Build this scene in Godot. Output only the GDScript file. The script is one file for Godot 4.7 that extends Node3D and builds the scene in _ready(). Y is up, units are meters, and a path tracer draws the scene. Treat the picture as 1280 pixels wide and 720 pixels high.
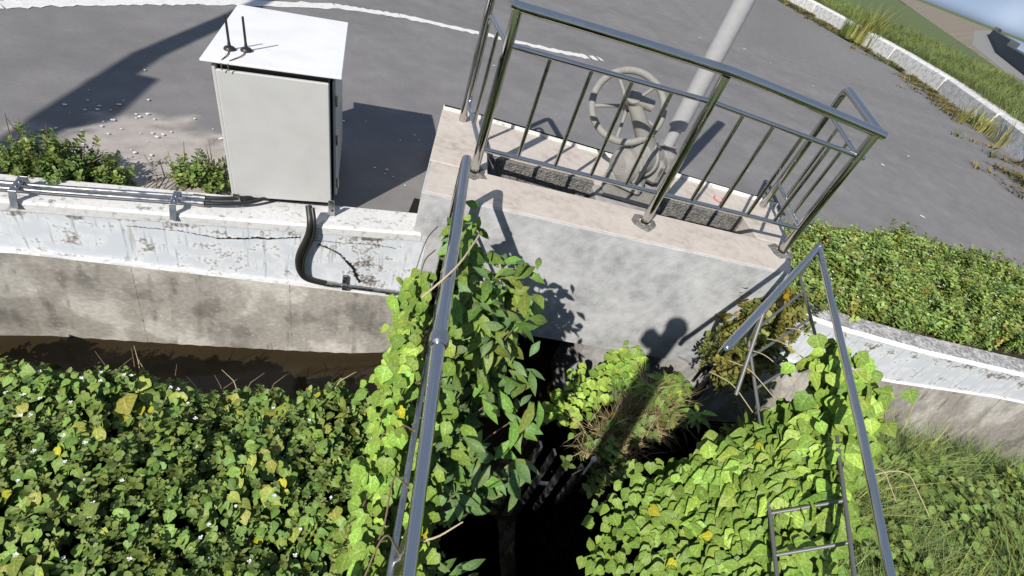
extends Node3D
# A sluice platform beside a canal wall, seen from a mast camera: road behind, creepers in front.

const SUN := Vector3(0.445, -0.613, -0.653)     # the way the sunlight travels
var rng := RandomNumberGenerator.new()
var M := {}
var taken := {}
var wn := FastNoiseLite.new()

# ------------------------------------------------------------------ geometry collector
class G:
	var v := PackedVector3Array()
	var n := PackedVector3Array()
	var uv := PackedVector2Array()
	var col := PackedColorArray()
	var idx := PackedInt32Array()
	var cur := Color(1, 1, 1)
	func vert(p: Vector3, nn: Vector3, t := Vector2.ZERO) -> int:
		v.append(p); n.append(nn); uv.append(t); col.append(cur)
		return v.size() - 1
	func tri_i(a: int, b: int, c: int):
		idx.append(a); idx.append(c); idx.append(b)
	func face(pts: Array, out: Vector3):
		# flat convex polygon, turned so that its normal agrees with out
		var nn: Vector3 = (pts[1] - pts[0]).cross(pts[2] - pts[0])
		if nn.length() < 1e-12: return
		nn = nn.normalized()
		var p := pts.duplicate()
		if nn.dot(out) < 0.0:
			p.reverse(); nn = -nn
		var s := v.size()
		for q in p: vert(q, nn, Vector2(q.x + q.z, q.y))
		for i in range(1, p.size() - 1): tri_i(s, s + i, s + i + 1)
	func quad_uv(a: Vector3, b: Vector3, c: Vector3, d: Vector3, ta: Vector2, tb: Vector2, tc: Vector2, td: Vector2):
		var nn := (b - a).cross(c - a).normalized()
		var s := v.size()
		vert(a, nn, ta); vert(b, nn, tb); vert(c, nn, tc); vert(d, nn, td)
		tri_i(s, s + 1, s + 2); tri_i(s, s + 2, s + 3)
	func prism(poly: Array, y0: float, y1: float, bev := 0.0):
		# convex outline in the ground plane, raised from y0 to y1, its top edge chamfered
		var ctr := Vector2.ZERO
		for p in poly: ctr += p
		ctr /= poly.size()
		var top := []
		var m := poly.size()
		for i in m:
			var p: Vector2 = poly[i]
			var e0: Vector2 = (p - poly[(i + m - 1) % m]).normalized()
			var e1: Vector2 = (poly[(i + 1) % m] - p).normalized()
			var n0 := Vector2(-e0.y, e0.x); var n1 := Vector2(-e1.y, e1.x)
			if n0.dot(ctr - p) < 0: n0 = -n0
			if n1.dot(ctr - p) < 0: n1 = -n1
			var k := 1.0 + n0.dot(n1)
			top.append(p + (n0 + n1) * (bev / maxf(k, 0.3)))
		var tp := []; var bp := []
		for i in m:
			tp.append(Vector3(top[i].x, y1, top[i].y)); bp.append(Vector3(poly[i].x, y0, poly[i].y))
		face(tp, Vector3.UP); face(bp, Vector3.DOWN)
		for i in m:
			var a: Vector2 = poly[i]; var b: Vector2 = poly[(i + 1) % m]
			var o2 := (a + b) * 0.5 - ctr
			var o := Vector3(o2.x, 0, o2.y)
			face([Vector3(a.x, y0, a.y), Vector3(b.x, y0, b.y), Vector3(b.x, y1 - bev, b.y), Vector3(a.x, y1 - bev, a.y)], o)
			if bev > 0:
				face([Vector3(a.x, y1 - bev, a.y), Vector3(b.x, y1 - bev, b.y), tp[(i + 1) % m], tp[i]], o.normalized() + Vector3.UP)
	func box(c: Vector3, size: Vector3, bs := Basis(), bev := 0.0):
		var h := size * 0.5
		if bev <= 0.0: bev = minf(minf(h.x, h.y), h.z) * 0.08
		var P := func(s: Vector3, k: int) -> Vector3:
			var q := Vector3(s.x * (h.x - bev), s.y * (h.y - bev), s.z * (h.z - bev))
			q[k] = s[k] * h[k]
			return c + bs * q
		for k in 3:
			var a := (k + 1) % 3; var b := (k + 2) % 3
			for sg in [-1.0, 1.0]:
				var pts := []
				for q in [[-1, -1], [1, -1], [1, 1], [-1, 1]]:
					var s := Vector3.ZERO
					s[k] = sg; s[a] = q[0]; s[b] = q[1]
					pts.append(P.call(s, k))
				var o := Vector3.ZERO
				o[k] = sg
				face(pts, bs * o)
			for sa in [-1.0, 1.0]:
				for sb in [-1.0, 1.0]:
					var s0 := Vector3.ZERO; var s1 := Vector3.ZERO; var o2 := Vector3.ZERO
					s0[k] = -1; s1[k] = 1; s0[a] = sa; s1[a] = sa; s0[b] = sb; s1[b] = sb
					o2[a] = sa; o2[b] = sb
					face([P.call(s0, a), P.call(s1, a), P.call(s1, b), P.call(s0, b)], bs * o2)
		for sx in [-1.0, 1.0]:
			for sy in [-1.0, 1.0]:
				for sz in [-1.0, 1.0]:
					var s := Vector3(sx, sy, sz)
					face([P.call(s, 0), P.call(s, 1), P.call(s, 2)], bs * s)
	func tube(pts: Array, r, seg := 12, caps := true):
		# swept round tube; r is one radius or one for each point
		var m := pts.size()
		var t0: Vector3 = (pts[1] - pts[0]).normalized()
		var ref := Vector3.UP if absf(t0.y) < 0.9 else Vector3.RIGHT
		var u := t0.cross(ref).normalized()
		var s := v.size()
		var L := 0.0
		for i in m:
			var t: Vector3
			if i == 0: t = t0
			elif i == m - 1: t = (pts[i] - pts[i - 1]).normalized()
			else: t = ((pts[i] - pts[i - 1]).normalized() + (pts[i + 1] - pts[i]).normalized()).normalized()
			u = (u - t * u.dot(t)).normalized()
			var w := t.cross(u)
			var rr: float = r[i] if r is Array else r
			if i > 0: L += pts[i].distance_to(pts[i - 1])
			for k in seg + 1:
				var a := TAU * k / seg
				var d := u * cos(a) + w * sin(a)
				vert(pts[i] + d * rr, d, Vector2(float(k) / seg, L))
		for i in m - 1:
			for k in seg:
				var a := s + i * (seg + 1) + k
				var b := a + seg + 1
				tri_i(a, a + 1, b + 1); tri_i(a, b + 1, b)
		if caps:
			for e in [0, m - 1]:
				var t: Vector3 = (pts[0] - pts[1]).normalized() if e == 0 else (pts[m - 1] - pts[m - 2]).normalized()
				var ring := []
				for k in seg: ring.append(v[s + e * (seg + 1) + k])
				face(ring, t)
	func lathe(o: Vector3, axis: Vector3, prof: Array, seg := 24):
		# prof: [radius, height along the axis] from end to end, each band flat shaded along the profile
		axis = axis.normalized()
		var ref := Vector3.UP if absf(axis.y) < 0.9 else Vector3.RIGHT
		var u := axis.cross(ref).normalized(); var w := axis.cross(u)
		for i in prof.size() - 1:
			var r0: float = prof[i][0]; var h0: float = prof[i][1]; var r1: float = prof[i + 1][0]; var h1: float = prof[i + 1][1]
			var s := v.size()
			for k in seg + 1:
				var a := TAU * k / seg
				var d := u * cos(a) + w * sin(a)
				var nn := (d * (h1 - h0) - axis * (r1 - r0)).normalized()
				vert(o + d * r0 + axis * h0, nn); vert(o + d * r1 + axis * h1, nn)
			for k in seg:
				var a := s + k * 2
				tri_i(a, a + 2, a + 3); tri_i(a, a + 3, a + 1)
	func torus(o: Vector3, axis: Vector3, R: float, r: float, seg := 40, sub := 10, a0 := 0.0, a1 := TAU):
		axis = axis.normalized()
		var ref := Vector3.UP if absf(axis.y) < 0.9 else Vector3.RIGHT
		var u := axis.cross(ref).normalized(); var w := axis.cross(u)
		var pts := []
		for k in seg + 1:
			var a: float = a0 + (a1 - a0) * k / seg
			pts.append(o + (u * cos(a) + w * sin(a)) * R)
		tube(pts, r, sub, false)
	func mesh() -> ArrayMesh:
		var a := []
		a.resize(Mesh.ARRAY_MAX)
		a[Mesh.ARRAY_VERTEX] = v; a[Mesh.ARRAY_NORMAL] = n; a[Mesh.ARRAY_TEX_UV] = uv; a[Mesh.ARRAY_COLOR] = col; a[Mesh.ARRAY_INDEX] = idx
		var m := ArrayMesh.new()
		m.add_surface_from_arrays(Mesh.PRIMITIVE_TRIANGLES, a)
		return m

# ------------------------------------------------------------------ naming helpers
func numbered(called: String) -> String:
	if not taken.has(called):
		taken[called] = 0
		return called
	taken[called] += 1
	return "%s_%03d" % [called, taken[called]]

func thing(called: String, label: String, category: String, at := Vector3.ZERO, group := "") -> Node3D:
	var o := Node3D.new()
	o.name = numbered(called)
	add_child(o)
	o.position = at
	o.set_meta("label", label); o.set_meta("category", category)
	if group: o.set_meta("group", group)
	return o

func part(called: String, g, m: Material, parent: Node3D) -> MeshInstance3D:
	# g holds world coordinates; the child is shifted back by its thing's position
	var o := MeshInstance3D.new()
	o.name = called
	o.mesh = g.mesh() if g is G else g
	o.material_override = m
	parent.add_child(o, true)
	var top := parent
	if top.get_parent() == self:
		o.position = -top.position
	return o

func structure(called: String, g: G, m: Material) -> MeshInstance3D:
	var o := MeshInstance3D.new()
	o.name = numbered(called)
	o.mesh = g.mesh()
	o.material_override = m
	add_child(o)
	o.set_meta("kind", "structure"); o.set_meta("label", called.replace("_", " ") + " of the place"); o.set_meta("category", called.replace("_", " "))
	return o

func rounded(pts: Array, r: float, k := 5) -> Array:
	var out := [pts[0]]
	for i in range(1, pts.size() - 1):
		var p: Vector3 = pts[i]
		var a: Vector3 = pts[i - 1]; var b: Vector3 = pts[i + 1]
		var ra: float = minf(r, p.distance_to(a) * 0.45); var rb: float = minf(r, p.distance_to(b) * 0.45)
		var s := p + (a - p).normalized() * ra; var e := p + (b - p).normalized() * rb
		for j in k + 1:
			var t := float(j) / k
			out.append(s.lerp(p, t).lerp(p.lerp(e, t), t))
	out.append(pts[pts.size() - 1])
	return out

# ------------------------------------------------------------------ textures and materials
func noise_bytes(sz: int, freq: float, sd: int, oct := 4, type := FastNoiseLite.TYPE_SIMPLEX_SMOOTH) -> PackedByteArray:
	var f := FastNoiseLite.new()
	f.noise_type = type; f.seed = sd; f.frequency = freq; f.fractal_octaves = oct
	var im := f.get_seamless_image(sz, sz)
	im.convert(Image.FORMAT_L8)
	return im.get_data()

func grain_tex(sz: int, layers: Array, stops: Array) -> Array:
	# layers: [frequency, weight, octaves]; returns colour texture and height image
	var acc := PackedFloat32Array(); acc.resize(sz * sz)
	for i in layers.size():
		var b := noise_bytes(sz, layers[i][0], 11 + i * 7 + sz, layers[i][2])
		var w: float = layers[i][1]
		for k in sz * sz: acc[k] += (b[k] / 255.0 - 0.5) * w
	var lut := []
	var gr := Gradient.new()
	gr.offsets = PackedFloat32Array(stops.map(func(s): return s[0])); gr.colors = PackedColorArray(stops.map(func(s): return s[1]))
	for k in 256: lut.append(gr.sample(k / 255.0))
	var cb := PackedByteArray(); cb.resize(sz * sz * 3)
	var hb := PackedByteArray(); hb.resize(sz * sz)
	for k in sz * sz:
		var q := clampi(int((acc[k] + 0.5) * 255.0), 0, 255)
		var c: Color = lut[q]
		cb[k * 3] = int(c.r * 255); cb[k * 3 + 1] = int(c.g * 255); cb[k * 3 + 2] = int(c.b * 255)
		hb[k] = q
	var im := Image.create_from_data(sz, sz, false, Image.FORMAT_RGB8, cb)
	im.generate_mipmaps()
	return [ImageTexture.create_from_image(im), Image.create_from_data(sz, sz, false, Image.FORMAT_L8, hb)]

func normal_of(h: Image, strength: float) -> ImageTexture:
	var im: Image = h.duplicate()
	im.convert(Image.FORMAT_RF)
	im.bump_map_to_normal_map(strength)
	return ImageTexture.create_from_image(im)

func surf(t: Array, scale: float, rough: float, bump := 0.0, tint := Color(1, 1, 1)) -> StandardMaterial3D:
	var m := StandardMaterial3D.new()
	m.albedo_texture = t[0]; m.albedo_color = tint; m.roughness = rough; m.metallic_specular = 0.35
	m.uv1_triplanar = true; m.uv1_world_triplanar = true; m.uv1_scale = Vector3.ONE * scale
	if bump > 0.0:
		m.normal_enabled = true; m.normal_texture = normal_of(t[1], bump); m.normal_scale = 1.0
	return m

func plain(c: Color, rough := 0.6, metal := 0.0) -> StandardMaterial3D:
	var m := StandardMaterial3D.new()
	m.albedo_color = c; m.roughness = rough; m.metallic = metal
	return m

func steel(c: Color, rough: float, sd: int) -> StandardMaterial3D:
	var m := plain(c, rough, 1.0)
	var b := noise_bytes(256, 0.02, sd, 4)
	var cb := PackedByteArray(); cb.resize(256 * 256 * 3)
	for k in 256 * 256:
		var q := clampi(int(170 + (b[k] - 128) * 0.9), 90, 255)
		cb[k * 3] = q; cb[k * 3 + 1] = q; cb[k * 3 + 2] = q
	m.roughness_texture = ImageTexture.create_from_image(Image.create_from_data(256, 256, false, Image.FORMAT_RGB8, cb))
	m.roughness = rough * 1.5
	m.uv1_triplanar = true; m.uv1_world_triplanar = true; m.uv1_scale = Vector3.ONE * 2.5
	return m

func sg(r: float, g: float, b: float) -> Color:      # real-world base colour to the sRGB a material takes
	return Color(r, g, b).linear_to_srgb()

func picture(w: int, h: int, f: Callable) -> ImageTexture:
	var cb := PackedByteArray(); cb.resize(w * h * 3)
	var k := 0
	for y in h:
		for x in w:
			var c: Color = f.call(x, y)
			cb[k] = clampi(int(c.r * 255), 0, 255); cb[k + 1] = clampi(int(c.g * 255), 0, 255); cb[k + 2] = clampi(int(c.b * 255), 0, 255)
			k += 3
	var im := Image.create_from_data(w, h, false, Image.FORMAT_RGB8, cb)
	im.generate_mipmaps()
	return ImageTexture.create_from_image(im)

func seg_dist(p: Vector2, a: Vector2, b: Vector2) -> float:
	var t := clampf((p - a).dot(b - a) / maxf((b - a).length_squared(), 1e-9), 0, 1)
	return p.distance_to(a.lerp(b, t))

func leaf_tex(base: Color, vein: Color, pairs: int) -> ImageTexture:
	var f := FastNoiseLite.new(); f.seed = 5; f.frequency = 0.06
	return picture(64, 128, func(x, y):
		var u: float = x / 63.0 * 2 - 1; var t: float = y / 127.0
		var m := smoothstep(0.09, 0.0, absf(u))
		var s := t * pairs - absf(u) * 1.5
		var d := absf(s - roundf(s))
		m = maxf(m, smoothstep(0.13, 0.02, d) * 0.6)
		var c := base.lerp(vein, m)
		return c * (1.0 + 0.22 * f.get_noise_2d(x, y)))

func leaf_mat(tex: Texture2D, tint: Color, use_vc: bool) -> StandardMaterial3D:
	var m := StandardMaterial3D.new()
	m.albedo_texture = tex; m.albedo_color = tint; m.roughness = 0.5; m.metallic_specular = 0.3
	m.cull_mode = BaseMaterial3D.CULL_DISABLED
	m.backlight_enabled = true; m.backlight = Color(0.14, 0.18, 0.04)
	m.vertex_color_use_as_albedo = use_vc
	return m

func leaf_mesh(widths: Array, fold: float, droop: float, wave := 0.0) -> ArrayMesh:
	# a leaf one unit long along +z, lying in y = 0; widths are half widths from stalk to tip
	var st := SurfaceTool.new()
	st.begin(Mesh.PRIMITIVE_TRIANGLES)
	st.set_smooth_group(0)
	var rows := widths.size()
	for i in rows:
		var t := float(i) / (rows - 1)
		var w: float = widths[i]
		var y := -droop * t * t
		var back := -0.10 * (1.0 - t) if i == 0 else 0.0
		var wv := wave * sin(t * 9.0)
		for sd in [-1, 0, 1]:
			st.set_color(Color(1, 1, 1))
			st.set_uv(Vector2(0.5 + 0.5 * sd, t))
			st.add_vertex(Vector3(sd * w, y + fold * w * absf(sd) + wv * sd * w, t + (back if sd != 0 else 0.0)))
	for i in rows - 1:
		for k in 2:
			var a := i * 3 + k; var b := a + 3
			for q in [a, a + 1, b + 1, a, b + 1, b]: st.add_index(q)
	st.generate_normals()
	return st.commit()

func sprig_mesh(count: int, len: float, lw: float, sd: int, spread := 1.0) -> ArrayMesh:
	# a short upright shoot with small leaves all round
	var r := RandomNumberGenerator.new(); r.seed = sd
	var g := G.new()
	var lean := Vector3(r.randf_range(-0.3, 0.3), 1, r.randf_range(-0.3, 0.3)) * len
	g.cur = Color(0.8, 0.8, 0.6)
	g.tube([Vector3.ZERO, lean * 0.5 + Vector3(0.004, 0, 0), lean], [len * 0.025, len * 0.02, len * 0.008], 3, false)
	for i in count:
		var t := 0.15 + 0.85 * (i + 0.5) / count
		var a := i * 2.4 + r.randf() * 0.8
		var p := lean * t
		var d := Vector3(cos(a), r.randf_range(0.05, 0.9), sin(a)).normalized()
		var l := lw * r.randf_range(0.7, 1.3) * spread
		var s := d.cross(Vector3.UP).normalized() * l * 0.30
		var upn := s.cross(d).normalized()
		if upn.y < 0: upn = -upn
		var tip := p + d * l - upn * l * 0.18
		var mid := p + d * l * 0.5 + upn * l * 0.06
		var k := r.randf_range(0.75, 1.15)
		g.cur = Color(k, k, k)
		var sn := s.normalized()
		var ring := [p, p.lerp(tip, 0.22) + s * 0.8, p.lerp(tip, 0.5) + s * 1.15 + upn * l * 0.05, p.lerp(tip, 0.8) + s * 0.65, tip, p.lerp(tip, 0.8) - s * 0.65, p.lerp(tip, 0.5) - s * 1.15 + upn * l * 0.05, p.lerp(tip, 0.22) - s * 0.8]
		var base := g.v.size()
		for q in 8:
			var sdx: float = [0.0, 1.0, 1.0, 1.0, 0.0, -1.0, -1.0, -1.0][q]
			g.vert(ring[q], (upn - sn * sdx * 0.15).normalized(), Vector2(0.5 + 0.5 * sdx, [0.0, 0.2, 0.5, 0.8, 1.0, 0.8, 0.5, 0.2][q]))
		for q in range(1, 7): g.tri_i(base, base + q, base + q + 1)
	return g.mesh()

func grass_mesh(blades: int, h: float, w: float, spread: float, bend: float, sd: int) -> ArrayMesh:
	var r := RandomNumberGenerator.new(); r.seed = sd
	var g := G.new()
	for i in blades:
		var a := r.randf() * TAU
		var d := Vector3(cos(a), 0, sin(a))
		var p := d * r.randf() * spread
		var hh := h * r.randf_range(0.55, 1.1)
		var b := bend * r.randf_range(0.3, 1.2) * hh
		var s := d.cross(Vector3.UP) * w * 0.5
		var k := r.randf_range(0.75, 1.2)
		g.cur = Color(k, k, k * 0.95)
		var pts := []
		for j in 4:
			var t := j / 3.0
			pts.append(p + d * b * t * t + Vector3.UP * hh * (t - 0.25 * t * t * bend))
		var prev := -1
		for j in 4:
			var k2 := 1.0 - j / 3.0 * 0.95
			var tg: Vector3 = (pts[mini(j + 1, 3)] - pts[maxi(j - 1, 0)]).normalized()
			var nn := s.normalized().cross(tg).normalized()
			if nn.y < 0: nn = -nn
			var ia := g.vert(pts[j] - s * k2, nn, Vector2(0, j / 3.0)); g.vert(pts[j] + s * k2, nn, Vector2(1, j / 3.0))
			if prev >= 0:
				g.tri_i(prev, prev + 1, ia + 1); g.tri_i(prev, ia + 1, ia)
			prev = ia
	return g.mesh()

func orient(nrm: Vector3, tip: Vector3, s: float, wide := 1.0) -> Basis:
	nrm = nrm.normalized()
	var z := (tip - nrm * tip.dot(nrm)).normalized()
	var x := nrm.cross(z)
	return Basis(x * s * wide, nrm * s, z * s)

func multi(called: String, mesh: Mesh, m: Material, xs: Array, cs: Array, parent: Node3D) -> MultiMeshInstance3D:
	var mm := MultiMesh.new()
	mm.transform_format = MultiMesh.TRANSFORM_3D
	mm.use_colors = true
	mm.mesh = mesh
	mm.instance_count = xs.size()
	for i in xs.size():
		mm.set_instance_transform(i, xs[i]); mm.set_instance_color(i, cs[i])
	var o := MultiMeshInstance3D.new()
	o.name = called if parent != self else numbered(called)
	o.multimesh = mm
	o.material_override = m
	parent.add_child(o, true)
	o.set_meta("kind", "stuff")
	if parent != self: o.position = -parent.position
	return o

# colours drawn per leaf
func leaf_col(kind: int) -> Color:
	var k := rng.randf_range(0.82, 1.3)
	var y := rng.randf()
	var c := Color(k, k, k)
	if kind == 2: return Color(k * lerpf(0.9, 1.2, y), k, k * lerpf(0.75, 1.1, rng.randf())) * 1.1
	if kind == 0: c = Color(k * lerpf(0.85, 1.2, y), k, k * lerpf(0.75, 1.1, rng.randf())) * 1.06
	elif kind == 1: c = Color(k * lerpf(1.05, 1.25, y), k * 1.12, k * 0.85)
	if rng.randf() < 0.015: c = Color(2.4, 1.5, 0.5) * k
	return c

# plants whose larger leaves are parts of their own: the first 300 go in one by one, the others as one part
func plant_leaves(t: Node3D, meshes: Array, mats: Array, vcmat: Material, items: Array):
	items.sort_custom(func(a, b): return a[2] > b[2])
	var xs := []; var cs := []
	for k in meshes.size():
		xs.append([]); cs.append([])
	for i in items.size():
		var it = items[i]
		if i < 300:
			var o := MeshInstance3D.new()
			o.name = "leaf"
			o.mesh = meshes[i % meshes.size()]
			o.material_override = mats[rng.randi() % mats.size()]
			t.add_child(o, true)
			var x: Transform3D = it[0]
			x.origin -= t.position
			o.transform = x
		else:
			xs[i % meshes.size()].append(it[0]); cs[i % meshes.size()].append(it[1])
	for k in meshes.size():
		if xs[k].size() > 0: multi("foliage", meshes[k], vcmat, xs[k], cs[k], t)

func _ready():
	# ------------------------------------------------------------ camera, sky, sun, exposure
	var cam := Camera3D.new()
	cam.name = "camera"
	var rt := Vector3(0.9586264, 0.2816782, 0.0411439); var dn := Vector3(0.1833418, -0.7214915, 0.6677094); var fw := Vector3(0.2177641, -0.6325405, -0.7432842)
	cam.transform = Transform3D(Basis(rt, -dn, -fw).orthonormalized(), Vector3(0, 2.06, 0))
	cam.fov = 58.7155; cam.near = 0.05; cam.far = 6000.0
	add_child(cam)
	cam.current = true
	var env := Environment.new()
	env.background_mode = Environment.BG_SKY
	var sky := Sky.new()
	var sm := ProceduralSkyMaterial.new()
	sm.sky_top_color = Color(0.43, 0.49, 0.59); sm.sky_horizon_color = Color(0.58, 0.65, 0.75); sm.sky_curve = 0.12
	sm.ground_bottom_color = Color(0.14, 0.14, 0.12); sm.ground_horizon_color = Color(0.45, 0.52, 0.6)
	sm.sun_angle_max = 1.0
	var cn := FastNoiseLite.new(); cn.seed = 2; cn.frequency = 1.6; cn.fractal_octaves = 5
	sm.sky_cover = picture(512, 256, func(px, py):
		var az: float = px / 512.0 * TAU; var el: float = (0.5 - py / 256.0) * PI
		var d := Vector3(cos(el) * cos(az), sin(el) * 2.2, cos(el) * sin(az)) * 3.0
		var c := smoothstep(0.05, 0.55, cn.get_noise_3dv(d)) * (1.0 if el > 0 else 0.0)
		return Color(c, c, c) * 0.42)
	sm.sky_cover_modulate = Color(1, 1, 1, 1)
	sky.sky_material = sm
	env.sky = sky
	env.tonemap_mode = Environment.TONE_MAPPER_LINEAR
	env.tonemap_exposure = 1.35
	env.sdfgi_enabled = true; env.ssao_enabled = true; env.ssil_enabled = true
	var we := WorldEnvironment.new()
	we.name = "world"; we.environment = env
	add_child(we)
	var sun := DirectionalLight3D.new()
	sun.name = "sun"
	sun.light_color = Color(1.0, 0.975, 0.94); sun.light_energy = 1.45; sun.light_angular_distance = 0.5; sun.shadow_enabled = true
	sun.transform = Transform3D(Basis.looking_at(SUN, Vector3.UP), Vector3(-8, 12, 10))
	add_child(sun)

	rng.seed = 20240611
	wn.seed = 3; wn.frequency = 1.0; wn.fractal_octaves = 3; wn.noise_type = FastNoiseLite.TYPE_SIMPLEX_SMOOTH
	make_materials()
	print("materials ", Time.get_ticks_msec())
	build_ground()
	build_left_wall()
	build_right_wall()
	build_platform()
	print("structure ", Time.get_ticks_msec())
	build_railing()
	build_valve()
	build_cabinet()
	build_conduits()
	build_handrails()
	build_outside()
	build_small()
	print("objects ", Time.get_ticks_msec())
	build_plants()
	build_roadside()
	print("plants ", Time.get_ticks_msec())

func make_materials():
	var asph := grain_tex(512, [[0.35, 0.55, 2], [0.06, 0.35, 3], [0.008, 0.5, 3]], [[0.0, sg(0.33, 0.32, 0.322)], [0.45, sg(0.385, 0.374, 0.375)], [0.72, sg(0.425, 0.414, 0.412)], [1.0, sg(0.52, 0.51, 0.505)]])
	M.asphalt = surf(asph, 0.8, 0.92, 0.5)
	M.asphalt.vertex_color_use_as_albedo = true
	var conc := grain_tex(512, [[0.2, 0.25, 3], [0.02, 0.5, 4], [0.006, 0.5, 4]], [[0.0, sg(0.17, 0.165, 0.155)], [0.4, sg(0.27, 0.265, 0.255)], [0.7, sg(0.35, 0.345, 0.335)], [1.0, sg(0.44, 0.43, 0.42)]])
	M.concrete = surf(conc, 0.9, 0.9, 3.0)
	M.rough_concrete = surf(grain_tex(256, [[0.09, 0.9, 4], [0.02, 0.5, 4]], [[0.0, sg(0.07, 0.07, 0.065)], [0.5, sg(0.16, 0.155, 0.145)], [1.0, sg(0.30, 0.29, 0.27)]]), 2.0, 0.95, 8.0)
	M.cream = surf(grain_tex(512, [[0.25, 0.2, 3], [0.03, 0.55, 4], [0.007, 0.5, 3]], [[0.0, sg(0.30, 0.265, 0.235)], [0.25, sg(0.42, 0.375, 0.335)], [0.45, sg(0.475, 0.43, 0.385)], [1.0, sg(0.54, 0.495, 0.45)]]), 0.8, 0.9, 0.8)
	# trowelled plaster: curved overlapping strokes
	var tro := grain_tex(512, [[0.022, 0.55, 3], [0.12, 0.22, 2], [0.005, 0.75, 4]], [[0.0, sg(0.25, 0.255, 0.26)], [0.35, sg(0.345, 0.352, 0.36)], [0.55, sg(0.40, 0.408, 0.415)], [1.0, sg(0.49, 0.50, 0.51)]])
	M.plaster = surf(tro, 0.8, 0.8, 1.6)
	M.white_paint = surf(grain_tex(512, [[0.12, 0.35, 4], [0.03, 0.6, 5], [0.007, 0.4, 4]], [[0.0, sg(0.12, 0.115, 0.11)], [0.24, sg(0.33, 0.32, 0.31)], [0.32, sg(0.58, 0.58, 0.575)], [1.0, sg(0.68, 0.68, 0.68)]]), 1.6, 0.8, 1.5)
	M.old_cap = surf(grain_tex(512, [[0.12, 0.5, 4], [0.03, 0.7, 5], [0.007, 0.4, 4]], [[0.0, sg(0.10, 0.10, 0.095)], [0.4, sg(0.28, 0.275, 0.265)], [0.62, sg(0.5, 0.5, 0.5)], [1.0, sg(0.74, 0.74, 0.74)]]), 1.6, 0.9, 3.0)
	M.stainless = steel(sg(0.58, 0.57, 0.545), 0.11, 4)
	M.old_steel = plain(sg(0.15, 0.15, 0.145), 0.5, 0.35)
	M.galv = steel(sg(0.46, 0.46, 0.455), 0.33, 9)
	M.dull_steel = steel(sg(0.30, 0.30, 0.30), 0.42, 21)
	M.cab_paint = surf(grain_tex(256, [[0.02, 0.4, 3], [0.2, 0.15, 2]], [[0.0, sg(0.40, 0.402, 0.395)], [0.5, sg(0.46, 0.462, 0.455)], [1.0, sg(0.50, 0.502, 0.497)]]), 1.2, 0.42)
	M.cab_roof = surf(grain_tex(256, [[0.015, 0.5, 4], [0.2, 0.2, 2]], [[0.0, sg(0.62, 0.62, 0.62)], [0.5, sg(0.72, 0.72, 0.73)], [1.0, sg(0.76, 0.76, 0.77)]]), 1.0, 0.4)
	M.cab_dark = plain(sg(0.05, 0.05, 0.05), 0.6)
	M.black = plain(sg(0.018, 0.018, 0.018), 0.45)
	M.cast = surf(grain_tex(256, [[0.08, 0.35, 4], [0.02, 0.5, 4]], [[0.0, sg(0.12, 0.115, 0.105)], [0.4, sg(0.22, 0.215, 0.20)], [1.0, sg(0.29, 0.285, 0.265)]]), 3.0, 0.7, 2.0)
	M.pipe_white = surf(grain_tex(256, [[0.03, 0.5, 4], [0.2, 0.2, 2]], [[0.0, sg(0.25, 0.25, 0.26)], [0.4, sg(0.32, 0.325, 0.335)], [1.0, sg(0.37, 0.375, 0.385)]]), 2.0, 0.5)
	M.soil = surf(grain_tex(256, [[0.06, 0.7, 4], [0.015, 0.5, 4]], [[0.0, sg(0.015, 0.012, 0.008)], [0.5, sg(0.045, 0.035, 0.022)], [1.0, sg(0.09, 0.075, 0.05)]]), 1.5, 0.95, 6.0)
	M.earth = surf(grain_tex(512, [[0.08, 0.5, 4], [0.012, 0.8, 4]], [[0.0, sg(0.10, 0.085, 0.06)], [0.5, sg(0.22, 0.19, 0.145)], [1.0, sg(0.34, 0.30, 0.25)]]), 0.12, 0.95)
	M.turf = surf(grain_tex(512, [[0.15, 0.5, 4], [0.012, 0.6, 4]], [[0.0, sg(0.05, 0.075, 0.025)], [0.5, sg(0.10, 0.135, 0.05)], [1.0, sg(0.17, 0.18, 0.09)]]), 0.25, 0.95)
	M.line = surf(grain_tex(256, [[0.12, 0.7, 4], [0.03, 0.4, 4]], [[0.0, sg(0.30, 0.30, 0.29)], [0.35, sg(0.60, 0.60, 0.58)], [1.0, sg(0.72, 0.72, 0.70)]]), 1.2, 0.8)
	M.kerb = surf(grain_tex(256, [[0.12, 0.5, 4], [0.03, 0.6, 4]], [[0.0, sg(0.12, 0.11, 0.10)], [0.28, sg(0.36, 0.35, 0.33)], [0.42, sg(0.62, 0.62, 0.61)], [1.0, sg(0.78, 0.78, 0.77)]]), 0.7, 0.85, 2.0)
	M.water = plain(sg(0.028, 0.02, 0.010), 0.06)
	M.water.metallic_specular = 0.3
	M.river = plain(sg(0.05, 0.07, 0.09), 0.05)
	M.dark_wall = plain(sg(0.05, 0.06, 0.07), 0.8)
	M.strip = plain(sg(0.22, 0.22, 0.21), 0.9)
	M.red = plain(sg(0.55, 0.06, 0.04), 0.6)
	M.straw = plain(sg(0.42, 0.36, 0.22), 0.8)
	M.twig = plain(sg(0.17, 0.12, 0.07), 0.9)
	M.white = plain(sg(0.75, 0.75, 0.73), 0.6)
	var lt := leaf_tex(sg(0.112, 0.182, 0.040), sg(0.21, 0.285, 0.10), 5)
	var lt2 := leaf_tex(sg(0.085, 0.145, 0.05), sg(0.135, 0.205, 0.085), 9)
	M.heart = []
	M.bright = []
	M.shrub = []
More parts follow.
